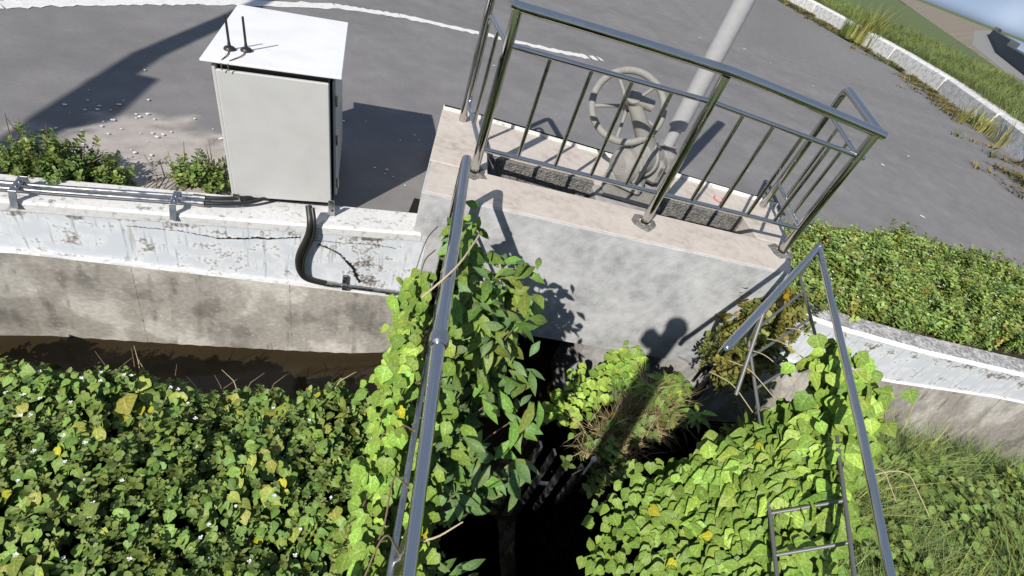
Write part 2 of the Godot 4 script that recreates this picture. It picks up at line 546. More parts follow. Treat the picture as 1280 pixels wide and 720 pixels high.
	for k in 7:
		var f := 0.9 + 0.055 * k
		M.heart.append(leaf_mat(lt, Color(f * (0.94 + 0.05 * (k * 3 % 7)), f, f * 0.95) * 1.02, false))
		M.bright.append(leaf_mat(lt, Color(f * (1.08 + 0.025 * (k * 3 % 7)), f * 1.14, f * 1.0), false))
		M.shrub.append(leaf_mat(lt2, Color(f * (0.98 + 0.05 * (k * 2 % 5)), f * 1.05, f * 0.8), false))
	M.leaf_vc = leaf_mat(lt, Color(1, 1, 1), true)
	M.shrub_vc = leaf_mat(lt2, Color(1, 1, 1), true)
	M.weed_vc = leaf_mat(leaf_tex(sg(0.125, 0.185, 0.050), sg(0.17, 0.23, 0.085), 3), Color(1, 1, 1), true)
	M.grass_vc = leaf_mat(leaf_tex(sg(0.125, 0.175, 0.062), sg(0.175, 0.225, 0.095), 1), Color(1, 1, 1), true)

# ------------------------------------------------------------------ the setting
const W0 := Vector2(-1.955, -2.276)
const WD := Vector2(0.9782, -0.2079)
const WN := Vector2(0.2079, 0.9782)
func wall_at(s: float, y: float, off := 0.0) -> Vector3:
	var p := W0 + WD * s + WN * off
	return Vector3(p.x, y, p.y)
const KERB := [Vector2(6.0, -60), Vector2(12.5, -46), Vector2(16.3, -34), Vector2(17.0, -27), Vector2(16.8, -23.2), Vector2(16.5, -19.9), Vector2(15.7, -16.1), Vector2(14.2, -12.4), Vector2(13.0, -10.0), Vector2(11.3, -7.6), Vector2(9.5, -5.6)]
func kerb_x(z: float) -> float:
	for i in KERB.size() - 1:
		if z >= KERB[i].y and z <= KERB[i + 1].y:
			return lerpf(KERB[i].x, KERB[i + 1].x, (z - KERB[i].y) / (KERB[i + 1].y - KERB[i].y))
	return KERB[0].x if z < KERB[0].y else KERB[KERB.size() - 1].x

func build_ground():
	var g := G.new()
	for q in [[-3000.0, -3000.0, 3000.0, -5.2], [-3000.0, -5.2, -60.0, 3000.0], [60.0, -5.2, 3000.0, 3000.0], [-60.0, 60.0, 60.0, 3000.0]]:
		g.face([Vector3(q[0], -0.08, q[1]), Vector3(q[2], -0.08, q[1]), Vector3(q[2], -0.08, q[3]), Vector3(q[0], -0.08, q[3])], Vector3.UP)
	g.face([Vector3(7.2, -0.08, -5.2), Vector3(60, -0.08, -5.2), Vector3(60, -0.08, -2.6), Vector3(7.2, -0.08, -2.6)], Vector3.UP)
	for q in [[-60.0, 2.9, 60.0, 60.0], [-60.0, -1.2, -4.9, 2.9], [8.8, -2.6, 60.0, 2.9]]:
		g.face([Vector3(q[0], -0.5, q[1]), Vector3(q[2], -0.5, q[1]), Vector3(q[2], -0.5, q[3]), Vector3(q[0], -0.5, q[3])], Vector3.UP)
	structure("ground", g, M.turf).set_meta("label", "flat grassy land that runs out to the horizon")
	# road: a fine sheet near the wall with dusty patches in its colour, a coarse one beyond
	var r := G.new()
	var n2 := FastNoiseLite.new(); n2.seed = 8; n2.frequency = 0.9; n2.fractal_octaves = 4
	var n3 := FastNoiseLite.new(); n3.seed = 18; n3.frequency = 7.0; n3.fractal_octaves = 4
	var zs := []
	var z := -2.35
	while z > -14.0:
		zs.append(z); z -= 0.06 if z > -4.6 else 0.2
	for q in [-14.0, -18.0, -24.0, -32.0, -45.0, -60.0]: zs.append(q)
	var xs := []
	var x := -60.0
	while x < 17.5:
		xs.append(x)
		x += 0.06 if x > -2.9 and x < 0.2 else (0.25 if x > -6 and x < 8.0 else 2.5)
	var cols := xs.size()
	for zi in zs.size():
		for xi in cols:
			var zz: float = zs[zi]; var xx: float = xs[xi]
			var lim := kerb_x(zz) - 0.002
			if xx > lim: xx = lim
			if zz > -4.9 and zz > (W0 + WD * ((xx + 1.955) / 0.9782)).y and xx < 3.0:
				zz = (W0 + WD * ((xx + 1.955) / 0.9782)).y
			if zz > -3.2 and xx >= 0.0: zz = -3.2
			var c := 1.0 + 0.16 * n2.get_noise_2d(xx, zz) + 0.12 * n2.get_noise_2d(xx * 0.12, zz * 0.3 + 50)
			# pale silt washed up against the wall, ragged at its rim
			var d := Vector2((xx + 1.62) / 0.60, (zz + 2.95) / 0.50).length() + n2.get_noise_2d(xx * 2, zz * 2 + 9) * 0.55 + n3.get_noise_2d(xx, zz) * 0.35
			var k := smoothstep(1.12, 0.86, d) * (0.8 + 0.5 * n3.get_noise_2d(xx * 3, zz * 3))
			var cc := (Color(c, c, c) * 0.45).lerp(Color(0.98, 0.92, 0.85), clampf(k, 0, 1))
			r.cur = cc
			r.vert(Vector3(xx, 0, zz), Vector3.UP, Vector2(xx, zz))
	for zi in zs.size() - 1:
		for xi in cols - 1:
			var a := zi * cols + xi
			r.tri_i(a, a + 1, a + cols + 1); r.tri_i(a, a + cols + 1, a + cols)
	var road := structure("road", r, M.asphalt)
	road.set_meta("label", "grey asphalt road behind the canal wall")
	# worn white edge line
	var ln := [Vector2(-6.5, -2.3), Vector2(-4.6, -3.4), Vector2(-3.377, -4.628), Vector2(-2.94, -5.2), Vector2(-2.41, -5.87), Vector2(-1.317, -6.967), Vector2(-0.59, -7.336), Vector2(0.47, -7.611), Vector2(1.68, -7.885), Vector2(2.5, -8.2)]
	var l := G.new()
	var px := []
	for i in ln.size() - 1:
		for k in 16: px.append(ln[i].lerp(ln[i + 1], k / 16.0))
	for i in px.size() - 1:
		var a: Vector2 = px[i]; var b: Vector2 = px[i + 1]
		var t := (b - a).normalized(); var o := Vector2(-t.y, t.x)
		var far := i / 16.0
		var w := 0.16 if far < 5 else 0.15
		if n2.get_noise_2d(i * 1.9, 3) > 0.52 or (far > 8.3 and n2.get_noise_2d(i * 1.3, 8) > 0.2): continue
		var wa := w * (1.0 + 0.5 * n2.get_noise_2d(i * 0.8, 20)); var wb := w * (1.0 + 0.5 * n2.get_noise_2d((i + 1) * 0.8, 20))
		var sa := 0.05 * n2.get_noise_2d(i * 0.7, 40); var sb := 0.05 * n2.get_noise_2d((i + 1) * 0.7, 40)
		var p := func(c: Vector2, s: float) -> Vector3: return Vector3(c.x + o.x * s, 0.004, c.y + o.y * s)
		l.face([p.call(a, sa - wa / 2), p.call(b, sb - wb / 2), p.call(b, sb + wb / 2), p.call(a, sa + wa / 2)], Vector3.UP)
	part("edge_line", l, M.line, road)
	# paint flecks and grit lying on the asphalt
	var gr := G.new()
	for i in 90:
		var c := Vector3(rng.randf_range(-2.3, 0.1), 0.005, rng.randf_range(-4.2, -2.75))
		if i > 45: c = Vector3(rng.randf_range(-2.2, -1.6), 0.005, rng.randf_range(-3.5, -2.9))
		if i > 75: c = Vector3(rng.randf_range(0, 9), 0.005, rng.randf_range(-14, -5))
		var s := rng.randf_range(0.005, 0.016) * (1.0 if i <= 75 else 3.0)
		var ring := []
		for k in 5: ring.append(c + Vector3(cos(k * 1.2566) * s * rng.randf_range(0.5, 1.3), 0.004, sin(k * 1.2566) * s * rng.randf_range(0.5, 1.3)))
		for k in 5: gr.face([c + Vector3(0, 0.006, 0), ring[k], ring[(k + 1) % 5]], Vector3.UP)
	var go := part("grit", gr, M.line, road)
	go.set_meta("kind", "stuff")
	# verge, bare earth and strip beyond the kerb, the river behind
	var ve := G.new()
	var ea := G.new(); var st := G.new(); var rv := G.new()
	var LN := func(i: int) -> Vector3:
		var al := lerpf(150.0, -8.0, pow(i / 10.0, 0.4))
		return Vector3(17 + 0.57 * al - 0.1, 0.036, -5.6 - 0.82 * al)
	for i in KERB.size() - 1:
		var a: Vector2 = KERB[i]; var b: Vector2 = KERB[i + 1]
		ve.face([Vector3(a.x + 0.4, 0.3, a.y), Vector3(b.x + 0.4, 0.3, b.y), LN.call(i + 1), LN.call(i)], Vector3.UP)
	structure("verge", ve, M.turf).set_meta("label", "grass verge rising behind the white kerb")
	var gl := [Vector2(10.0, 4.5), Vector2(17.0, -5.6), Vector2(33.0, -28.7), Vector2(46.7, -48.3), Vector2(130, -169), Vector2(400, -560)]
	var wl := [Vector2(18.0, -9.0), Vector2(30.0, -23.0), Vector2(43.5, -38.7), Vector2(58.0, -56.0), Vector2(135, -137), Vector2(420, -420)]
	for i in 5:
		var a: Vector2 = gl[i]; var b: Vector2 = gl[i + 1]; var c: Vector2 = wl[i + 1]; var d: Vector2 = wl[i]
		ea.face([Vector3(a.x, 0.03, a.y), Vector3(b.x, 0.03, b.y), Vector3(c.x + 1, 0.03, c.y)], Vector3.UP)
		ea.face([Vector3(a.x, 0.03, a.y), Vector3(c.x + 1, 0.03, c.y), Vector3(d.x + 1, 0.03, d.y)], Vector3.UP)
		var w := 1.0 + 0.9 * i
		st.face([Vector3(d.x - w, 0.045, d.y), Vector3(c.x - w - 0.9, 0.045, c.y), Vector3(c.x, 0.045, c.y), Vector3(d.x, 0.045, d.y)], Vector3.UP)
		var e := 2500.0
		rv.face([Vector3(d.x + 0.3, 0.05, d.y), Vector3(c.x + 0.3, 0.05, c.y), Vector3(c.x + e, 0.05, c.y), Vector3(d.x + e, 0.05, d.y)], Vector3.UP)
	structure("bare_earth", ea, M.earth).set_meta("label", "bare brown earth between the verge grass and far wall")
	structure("path", st, M.strip).set_meta("label", "pale concrete path along the foot of far wall")
	structure("river", rv, M.river).set_meta("label", "wide blue river under the sky, beyond the far wall")
	# canal and channel water
	var cw := G.new()
	cw.face([Vector3(-8, -0.85, -3.2), Vector3(0.35, -0.85, -3.2), Vector3(0.35, -0.85, -1.0), Vector3(-8, -0.85, -1.0)], Vector3.UP)
	structure("canal_water", cw, M.water).set_meta("label", "dark brown canal water at the foot of the wall")
	var c2 := G.new()
	c2.face([Vector3(0.2, -1.6, -4.6), Vector3(4.2, -1.6, -4.6), Vector3(4.2, -1.6, 1.5), Vector3(0.2, -1.6, 1.5)], Vector3.UP)
	structure("channel_water", c2, M.water).set_meta("label", "black water in the shaded channel below the platform")

func bank_l(x: float, z: float) -> float:      # top of the creepers on the near left bank
	var h := -0.36 + 0.13 * wn.get_noise_2d(x * 1.1, z * 1.3) + 0.06 * wn.get_noise_2d(x * 4.0, z * 4.0 + 30)
	var edge := -1.62 - 0.06 * x * 0.0 + 0.10 * wn.get_noise_2d(x * 2.2, 5.0) - 0.12 * smoothstep(-1.4, -0.2, x)
	h -= 0.75 * smoothstep(edge + 0.12, edge - 0.35, z)
	h -= 0.9 * smoothstep(0.28, 0.75, x)
	return h

func bank_r(x: float, z: float) -> float:
	var h := -0.45 + 0.10 * wn.get_noise_2d(x * 1.3 + 40, z * 1.3)
	h -= 1.1 * smoothstep(1.75, 1.05, x)
	h -= 0.5 * smoothstep(-1.75, -2.35, z)
	return h

func build_banks():
	for side in 2:
		var g := G.new()
		var x0 := -5.0 if side == 0 else 0.9
		var x1 := 1.0 if side == 0 else 9.0
		var nx := 70; var nz := 50
		for j in nz + 1:
			for i in nx + 1:
				var x := lerpf(x0, x1, float(i) / nx); var z := lerpf(-2.5, 3.0, float(j) / nz)
				var h := (bank_l(x, z) if side == 0 else bank_r(x, z)) - 0.16
				var nn := Vector3(0, 1, 0)
				g.vert(Vector3(x, h, z), nn, Vector2(x, z))
		for j in nz:
			for i in nx:
				var a := j * (nx + 1) + i
				g.tri_i(a, a + 1, a + nx + 2); g.tri_i(a, a + nx + 2, a + nx + 1)
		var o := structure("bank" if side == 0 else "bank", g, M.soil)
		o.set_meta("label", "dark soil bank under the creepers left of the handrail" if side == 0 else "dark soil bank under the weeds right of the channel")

func wall_textures(seed_: int, cracks: bool) -> Array:
	var f1 := FastNoiseLite.new(); f1.seed = seed_; f1.frequency = 0.02; f1.fractal_octaves = 5
	var f2 := FastNoiseLite.new(); f2.seed = seed_ + 5; f2.frequency = 0.12; f2.fractal_octaves = 3
	# upper: white paint, 5 m long, 0.6 m tall
	var CR := [[Vector2(0.93, 0.135), Vector2(1.0, 0.128), Vector2(1.07, 0.125), Vector2(1.13, 0.112), Vector2(1.2, 0.114), Vector2(1.28, 0.098), Vector2(1.37, 0.085)], [Vector2(1.48, 0.13), Vector2(1.55, 0.16), Vector2(1.61, 0.2), Vector2(1.65, 0.25), Vector2(1.70, 0.31), Vector2(1.72, 0.37), Vector2(1.75, 0.43)], [Vector2(1.45, 0.10), Vector2(1.62, 0.105), Vector2(1.8, 0.1), Vector2(1.95, 0.12)], [Vector2(0.5, 0.09), Vector2(0.75, 0.1), Vector2(0.93, 0.135)]]
	var W := 1536; var H := 192
	var up := picture(W, H, func(px, py):
		var s: float = px / float(W) * 5.0 - 3.0; var d: float = py / float(H) * 0.6
		var n: float = f1.get_noise_2d(px, py * 1.2)
		var fine: float = f2.get_noise_2d(px, py)
		var streak: float = f2.get_noise_2d(px * 0.9, py * 0.06 + 70)
		var c := Color(0.78, 0.80, 0.825).lerp(Color(0.84, 0.855, 0.87), smoothstep(-0.3, 0.3, n))
		# worn top rim and mould speckle, mostly where the cabinet drips
		var wet := 0.0
		if cracks: wet = clampf(1.0 - absf(s - 1.78) / 0.22, 0, 1) * 0.5 + clampf(1.0 - absf(s - 1.0) / 0.3, 0, 1) * 0.22 + clampf(1.0 - absf(s - 0.4) / 0.5, 0, 1) * 0.12
		var m := n * 0.9 + fine * 0.55 + wet + (0.30 if d < 0.06 + 0.05 * n else 0.0)
		c = c.lerp(Color(0.62, 0.61, 0.60), smoothstep(0.36, 0.7, m))
		c = c.lerp(Color(0.33, 0.32, 0.31), smoothstep(0.70, 1.0, m + streak * 0.25) * 0.85)
		c = c.lerp(Color(0.50, 0.50, 0.49), smoothstep(0.22, 0.7, streak + n * 0.5) * 0.45)
		if cracks and s > 0.4 and s < 2.0:
			for ci in CR.size():
				var line: Array = CR[ci]
				for q in line.size() - 1:
					if s < line[q].x - 0.05 or s > line[q + 1].x + 0.05: continue
					var wd := (0.0065 if ci == 1 and q >= 3 else (0.0032 if ci < 2 else 0.0012)) * (1.0 + 0.8 * fine)
					var dd := seg_dist(Vector2(s, d + 0.006 * fine), line[q], line[q + 1])
					if dd < wd * 2.2: c = c.lerp(Color(0.10, 0.09, 0.09), smoothstep(wd * 2.2, wd * 0.6, dd))
		return c)
	var W2 := 1024; var H2 := 256
	var lo := picture(W2, H2, func(px, py):
		var s: float = px / float(W2) * 5.0 - 3.0; var d: float = py / float(H2)
		var n: float = f1.get_noise_2d(px * 1.3 + 500, py)
		var fine: float = f2.get_noise_2d(px + 300, py)
		var streak: float = f1.get_noise_2d(px * 2.2, py * 0.12 + 200)
		var broad: float = f1.get_noise_2d(px * 0.45 + 90, py * 0.35 + 40)
		var c := Color(0.53, 0.515, 0.49)
		c = c.lerp(Color(0.64, 0.63, 0.605), smoothstep(-0.05, 0.4, broad + 0.35 * n))
		c = c.lerp(Color(0.40, 0.39, 0.37), smoothstep(0.12, 0.5, -broad + 0.3 * n + 0.25 * streak) * 0.8)
		c = c.lerp(Color(0.30, 0.29, 0.275), smoothstep(0.30, 0.75, streak * 0.8 + n * 0.5 + fine * 0.15) * 0.6)
		c = c.lerp(Color(0.70, 0.69, 0.67), smoothstep(0.5, 0.8, fine + n * 0.6) * 0.4)
		# tide mark of silt above the water, its edge uneven
		c = c.lerp(Color(0.30, 0.265, 0.20), smoothstep(0.91, 0.95, d + 0.03 * n + 0.02 * fine) * 0.8)
		# formwork seams
		for k in 5:
			var sx := -2.35 + k * 0.93 + 0.1 * sin(k * 3.0) + d * 0.05
			if absf(s - sx) < 0.003 and fine > -0.1: c = c.lerp(Color(0.3, 0.29, 0.28), 0.6)
		return c * (1.0 + 0.1 * fine))
	var out := []
	for t in [up, lo]:
		var m := StandardMaterial3D.new()
		m.albedo_texture = t; m.roughness = 0.85; m.metallic_specular = 0.3
		out.append(m)
	return out

func ledge_y(s: float) -> float: return lerpf(-0.25, -0.475, clampf(s / 1.95, 0, 1))
func foot_off(s: float) -> float: return lerpf(0.02, 0.30, clampf(s / 1.7, 0, 1))

func build_left_wall():
	var mats := wall_textures(31, true)
	var t := thing("canal_wall", "long white-topped concrete canal wall left of the platform, cracked under the cabinet", "wall", wall_at(0, -0.85))
	var up := G.new(); var lo := G.new(); var cap := G.new(); var lip := G.new()
	var N := 50
	for i in N:
		var s0 := -3.0 + 5.14 * i / N; var s1 := -3.0 + 5.14 * (i + 1) / N
		if s0 > 2.2: break
		s1 = minf(s1, 2.14)
		var u0 := (s0 + 3) / 5.0; var u1 := (s1 + 3) / 5.0
		var y0 := ledge_y(s0); var y1 := ledge_y(s1)
		up.quad_uv(wall_at(s0, y0), wall_at(s1, y1), wall_at(s1, 0.045), wall_at(s0, 0.045), Vector2(u0, (0.045 - y0) / 0.6), Vector2(u1, (0.045 - y1) / 0.6), Vector2(u1, 0), Vector2(u0, 0))
		lo.quad_uv(wall_at(s0, -1.15, foot_off(s0) + 0.1), wall_at(s1, -1.15, foot_off(s1) + 0.1), wall_at(s1, y1 - 0.012, 0.03), wall_at(s0, y0 - 0.012, 0.03), Vector2(u0, 1.0), Vector2(u1, 1.0), Vector2(u1, 0), Vector2(u0, 0))
		lip.face([wall_at(s0, y0, 0.0), wall_at(s1, y1, 0.0), wall_at(s1, y1 - 0.003, 0.024 + 0.006 * sin(s1 * 40)), wall_at(s0, y0 - 0.003, 0.024 + 0.006 * sin(s0 * 40))], Vector3.UP)
		lip.face([wall_at(s0, y0 - 0.003, 0.024 + 0.006 * sin(s0 * 40)), wall_at(s1, y1 - 0.003, 0.024 + 0.006 * sin(s1 * 40)), wall_at(s1, y1 - 0.012, 0.03), wall_at(s0, y0 - 0.012, 0.03)], Vector3(0, 1, 1))
	var pts := []
	for q in [[-3.0, 0.004], [2.10, 0.004], [2.15, -0.235], [-3.0, -0.235]]:
		var p := wall_at(q[0], 0, q[1]); pts.append(Vector2(p.x, p.z))
	cap.prism(pts, 0.0, 0.06, 0.014)
	var back := G.new()
	pts = []
	for q in [[-3.0, -0.004], [2.10, -0.004], [2.15, -0.23], [-3.0, -0.23]]:
		var p := wall_at(q[0], 0, q[1]); pts.append(Vector2(p.x, p.z))
	back.prism(pts, -1.3, -0.002)
	part("core", back, M.concrete, t)
	part("painted_face", up, mats[0], t)
	part("ledge", lip, M.white_paint, t)
	part("lower_face", lo, mats[1], t)
	part("coping", cap, M.white_paint, t)

func build_right_wall():
	var t := thing("canal_wall", "sloping white canal wall right of the stair rails, weeds behind it", "wall", Vector3(3.07, -0.85, -2.68))
	var mats := wall_textures(77, false)
	var F := [Vector2(2.72, -2.735), Vector2(3.07, -2.683), Vector2(3.40, -2.615), Vector2(4.13, -2.537), Vector2(5.1, -2.494), Vector2(9.0, -2.40)]
	var LY := [-0.44, -0.41, -0.37, -0.31, -0.23, -0.22]
	var up := G.new(); var lo := G.new(); var cap := G.new(); var rim := G.new()
	var L := 0.0
	for i in F.size() - 1:
		var a: Vector2 = F[i]; var b: Vector2 = F[i + 1]
		var u0 := L / 5.0; L += a.distance_to(b); var u1 := L / 5.0
		var P := func(q: Vector2, y: float, off: float) -> Vector3: return Vector3(q.x, y, q.y + off)
		up.quad_uv(P.call(a, LY[i], 0), P.call(b, LY[i + 1], 0), P.call(b, 0.03, 0), P.call(a, 0.03, 0), Vector2(u0, (0.03 - LY[i]) / 0.6), Vector2(u1, (0.03 - LY[i + 1]) / 0.6), Vector2(u1, 0), Vector2(u0, 0))
		lo.quad_uv(P.call(a, -1.7, 0.25), P.call(b, -1.7, 0.25), P.call(b, LY[i + 1] - 0.01, 0.02), P.call(a, LY[i] - 0.01, 0.02), Vector2(u0, 0.9), Vector2(u1, 0.9), Vector2(u1, 0), Vector2(u0, 0))
		rim.face([P.call(a, LY[i], 0), P.call(b, LY[i + 1], 0), P.call(b, LY[i + 1] - 0.01, 0.02), P.call(a, LY[i] - 0.01, 0.02)], Vector3(0, 1, 0.3))
		rim.face([P.call(a, 0.03, 0), P.call(b, 0.03, 0), P.call(b, 0.062, -0.02), P.call(a, 0.062, -0.02)], Vector3(0, 1, 1))
		cap.face([P.call(a, 0.062, -0.02), P.call(b, 0.062, -0.02), P.call(b, 0.05, -0.22), P.call(a, 0.05, -0.22)], Vector3.UP)
		cap.face([P.call(a, 0.05, -0.22), P.call(b, 0.05, -0.22), P.call(b, -0.6, -0.22), P.call(a, -0.6, -0.22)], Vector3(0, 0, -1))
	mats[0].albedo_color = Color(0.90, 0.90, 0.90)
	part("painted_face", up, mats[0], t)
	part("lower_face", lo, mats[1], t)
	part("rim", rim, M.white_paint, t)
	part("coping", cap, M.old_cap, t)
	# soil behind this wall up to the asphalt
	var s := G.new()
	s.face([Vector3(2.9, -0.02, -2.9), Vector3(9.0, -0.02, -2.6), Vector3(9.0, -0.02, -4.5), Vector3(7.1, 0.008, -4.3), Vector3(5.84, 0.008, -4.68), Vector3(4.07, 0.008, -4.36), Vector3(2.9, -0.02, -4.0)], Vector3.UP)
	structure("soil_strip", s, M.soil).set_meta("label", "strip of soil under the roadside weeds")
	build_banks()

const TOP := 0.36
func build_platform():
	var t := thing("sluice_platform", "raised concrete sluice platform carrying the steel railing and valve", "platform", Vector3(1.4, -0.7, -3.2))
	var V := func(a: Array) -> Array: return a.map(func(q): return Vector2(q[0], q[1]))
	var front := G.new()
	front.prism(V.call([[0.044, -2.722], [2.72, -2.722], [2.93, -3.13], [0.06, -3.13]]), -0.70, TOP, 0.006)
	part("front_wall", front, M.plaster, t)
	var sc := G.new()
	sc.prism(V.call([[0.062, -2.736], [2.705, -2.736], [2.905, -3.122], [0.076, -3.122]]), TOP - 0.01, TOP + 0.006, 0.003)
	part("front_slab", sc, M.cream, t)
	var lb := G.new()
	lb.prism(V.call([[0.06, -3.132], [0.46, -3.132], [0.46, -3.98], [0.096, -3.98]]), -0.70, TOP + 0.004, 0.006)
	part("side_slab", lb, M.cream, t)
	var rb := G.new()
	rb.prism(V.call([[2.62, -3.132], [2.93, -3.132], [3.02, -3.44], [2.62, -3.44]]), -0.70, TOP + 0.003, 0.006)
	part("side_slab", rb, M.cream, t)
	var beam := G.new()
	beam.prism(V.call([[0.462, -3.44], [3.02, -3.445], [3.12, -3.78], [0.462, -3.98]]), -0.70, TOP + 0.002, 0.008)
	part("rear_beam", beam, M.cream, t)
	var lip := G.new()
	lip.prism(V.call([[0.10, -3.981], [0.465, -3.981], [3.12, -3.781], [3.125, -3.806], [0.465, -4.008], [0.10, -4.008]]), -0.1, TOP + 0.035, 0.006)
	part("rear_lip", lip, M.white_paint, t)
	var br := G.new()
	br.prism(V.call([[1.30, -3.134], [1.80, -3.134], [1.80, -3.438], [1.30, -3.438]]), -0.5, TOP - 0.035, 0.012)
	part("bridge_block", br, M.concrete, t)
	# rough inside of the gate slots
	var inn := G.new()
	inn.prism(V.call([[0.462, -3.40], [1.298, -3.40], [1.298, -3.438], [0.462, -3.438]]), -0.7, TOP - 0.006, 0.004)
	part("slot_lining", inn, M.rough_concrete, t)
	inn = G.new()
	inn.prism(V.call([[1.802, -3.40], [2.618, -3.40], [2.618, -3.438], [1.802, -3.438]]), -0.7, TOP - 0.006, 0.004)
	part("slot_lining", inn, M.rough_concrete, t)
	for sx in [[0.62, 0.72], [1.18, 1.26], [1.98, 2.06]]:
		var bk := G.new()
		bk.box(Vector3((sx[0] + sx[1]) / 2, 0.08, -3.31), Vector3(sx[1] - sx[0], 0.34, 0.17), Basis(), 0.012)
		part("slot_block", bk, M.rough_concrete, t)
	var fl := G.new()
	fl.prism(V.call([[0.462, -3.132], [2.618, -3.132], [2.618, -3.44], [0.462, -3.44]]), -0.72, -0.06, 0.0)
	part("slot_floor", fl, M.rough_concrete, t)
	# below: a recessed wall and the mouth of the culvert
	var low := G.new()
	low.prism(V.call([[1.62, -2.86], [3.2, -2.78], [3.2, -3.3], [1.62, -3.3]]), -1.75, -0.702, 0.0)
	part("lower_wall", low, M.concrete, t)
	var lo2 := G.new()
	lo2.prism(V.call([[0.02, -2.80], [0.62, -2.80], [0.62, -3.3], [0.02, -3.3]]), -1.75, -0.702, 0.0)
	part("lower_wall", lo2, M.concrete, t)
	var bk2 := G.new()
	bk2.prism(V.call([[0.5, -4.4], [1.8, -4.4], [1.8, -4.5], [0.5, -4.5]]), -1.75, -0.702, 0.0)
	part("culvert_back", bk2, M.concrete, t)
	# cement daubed round the post feet
	for p in [Vector3(0.361, TOP, -3.10), Vector3(1.60, TOP, -2.96), Vector3(2.766, TOP, -3.0)]:
		var d := G.new()
		var ring := []; var ring2 := []
		for k in 12:
			var a := TAU * k / 12
			ring.append(p + Vector3(cos(a), 0, sin(a)) * 0.095 * rng.randf_range(0.75, 1.25) + Vector3(0, 0.005, 0))
			ring2.append(p + Vector3(cos(a) * 0.045, 0.02, sin(a) * 0.045))
		for k in 12: d.face([ring[k], ring[(k + 1) % 12], ring2[(k + 1) % 12], ring2[k]], Vector3.UP)
		part("mortar_collar", d, M.rough_concrete, t)

# ------------------------------------------------------------------ steel on the platform
const PL := Vector3(0.361, 0.36, -3.10)
const PM := Vector3(1.60, 0.36, -2.96)
const PR := Vector3(2.766, 0.36, -3.00)
const QL := Vector3(0.26, 0.36, -3.86)
const QR := Vector3(2.93, 0.36, -3.70)
func h_at(p: Vector3, y: float) -> Vector3: return Vector3(p.x, y, p.z)

func build_railing():
	var t := thing("safety_railing", "polished stainless steel tube railing around the sluice platform", "railing", PM)
	var YT := {"l": 1.41, "m": 1.43, "r": 1.365, "ql": 1.36, "qr": 1.43}
	for q in [[PL, YT.l], [PM, YT.m], [PR, YT.r]]:
		var g := G.new()
		g.tube([q[0] - Vector3(0, 0.02, 0), h_at(q[0], q[1] - 0.01)], 0.031, 20)
		part("post", g, M.stainless, t)
	# the rear posts bend over into the top rail of each side
	var g := G.new()
	g.tube(rounded([QL - Vector3(0, 0.02, 0), h_at(QL, YT.ql), h_at(PL, YT.l) + Vector3(0, 0, -0.01)], 0.06), 0.029, 18)
	part("side_top_rail", g, M.stainless, t)
	g = G.new()
	g.tube(rounded([QR - Vector3(0, 0.02, 0), h_at(QR, YT.qr), h_at(PR, YT.r) + Vector3(0.03, 0.0, -0.02)], 0.06), 0.027, 18)
	part("side_top_rail", g, M.stainless, t)
	g = G.new()
	var tr := [h_at(PL, YT.l) + Vector3(-0.04, 0.006, 0)]
	for k in range(0, 9): tr.append(h_at(PL.lerp(PM, k / 8.0), lerpf(YT.l, YT.m, k / 8.0) + 0.02 * sin(PI * k / 16.0)))
	for k in range(1, 9): tr.append(h_at(PM.lerp(PR, k / 8.0), lerpf(YT.m, YT.r, k / 8.0) + 0.02 * cos(PI * k / 16.0)))
	tr.append(h_at(PR, YT.r - 0.006) + (PR - PM).normalized() * 0.06)
	g.tube(tr, 0.030, 20)
	part("top_rail", g, M.stainless, t)
	var UP := {"l": 1.205, "m": 1.265, "r": 1.19}
	var LO := {"l": 0.545, "m": 0.61, "r": 0.59}
	# rails of the two front bays and their bars
	for bay in 2:
		var a := PL if bay == 0 else PM; var b := PM if bay == 0 else PR
		var ua: float = UP.l if bay == 0 else UP.m; var ub: float = UP.m if bay == 0 else UP.r
		var la: float = LO.l if bay == 0 else LO.m; var lb: float = LO.m if bay == 0 else LO.r
		var ext := (b - a).normalized() * (0.05 if bay == 1 else 0.0)
		g = G.new(); g.tube([h_at(a, ua), h_at(b, ub) + ext], 0.0165, 14); part("middle_rail", g, M.stainless, t)
		g = G.new(); g.tube([h_at(a, la), h_at(b, lb) + ext], 0.0165, 14); part("bottom_rail", g, M.stainless, t)
		for k in range(1, 5):
			var f := k / 5.0 + 0.005 * sin(k * 7.0 + bay)
			var p := a.lerp(b, f)
			g = G.new(); g.tube([h_at(p, lerpf(la, lb, f)), h_at(p, lerpf(ua, ub, f))], 0.013, 12)
			part("bar", g, M.stainless, t)
	# side panels
	g = G.new()
	g.tube(rounded([h_at(PL, UP.l), h_at(QL.lerp(PL, 0.12), UP.l - 0.03), h_at(QL.lerp(PL, 0.12), LO.l), h_at(PL, LO.l)], 0.07), 0.0165, 14)
	part("side_frame", g, M.stainless, t)
	g = G.new()
	g.tube([h_at(QL.lerp(PL, 0.55), LO.l), h_at(QL.lerp(PL, 0.55), UP.l - 0.01)], 0.013, 12)
	part("bar", g, M.stainless, t)
	for y in [[1.235, 1.19], [0.60, 0.59]]:
		g = G.new(); g.tube([h_at(QR, y[0]), h_at(PR, y[1])], 0.0145, 12); part("side_rail", g, M.stainless, t)
	for f in [0.36, 0.7]:
		g = G.new(); g.tube([h_at(QR.lerp(PR, f), 0.6), h_at(QR.lerp(PR, f), 1.22)], 0.013, 12); part("bar", g, M.stainless, t)

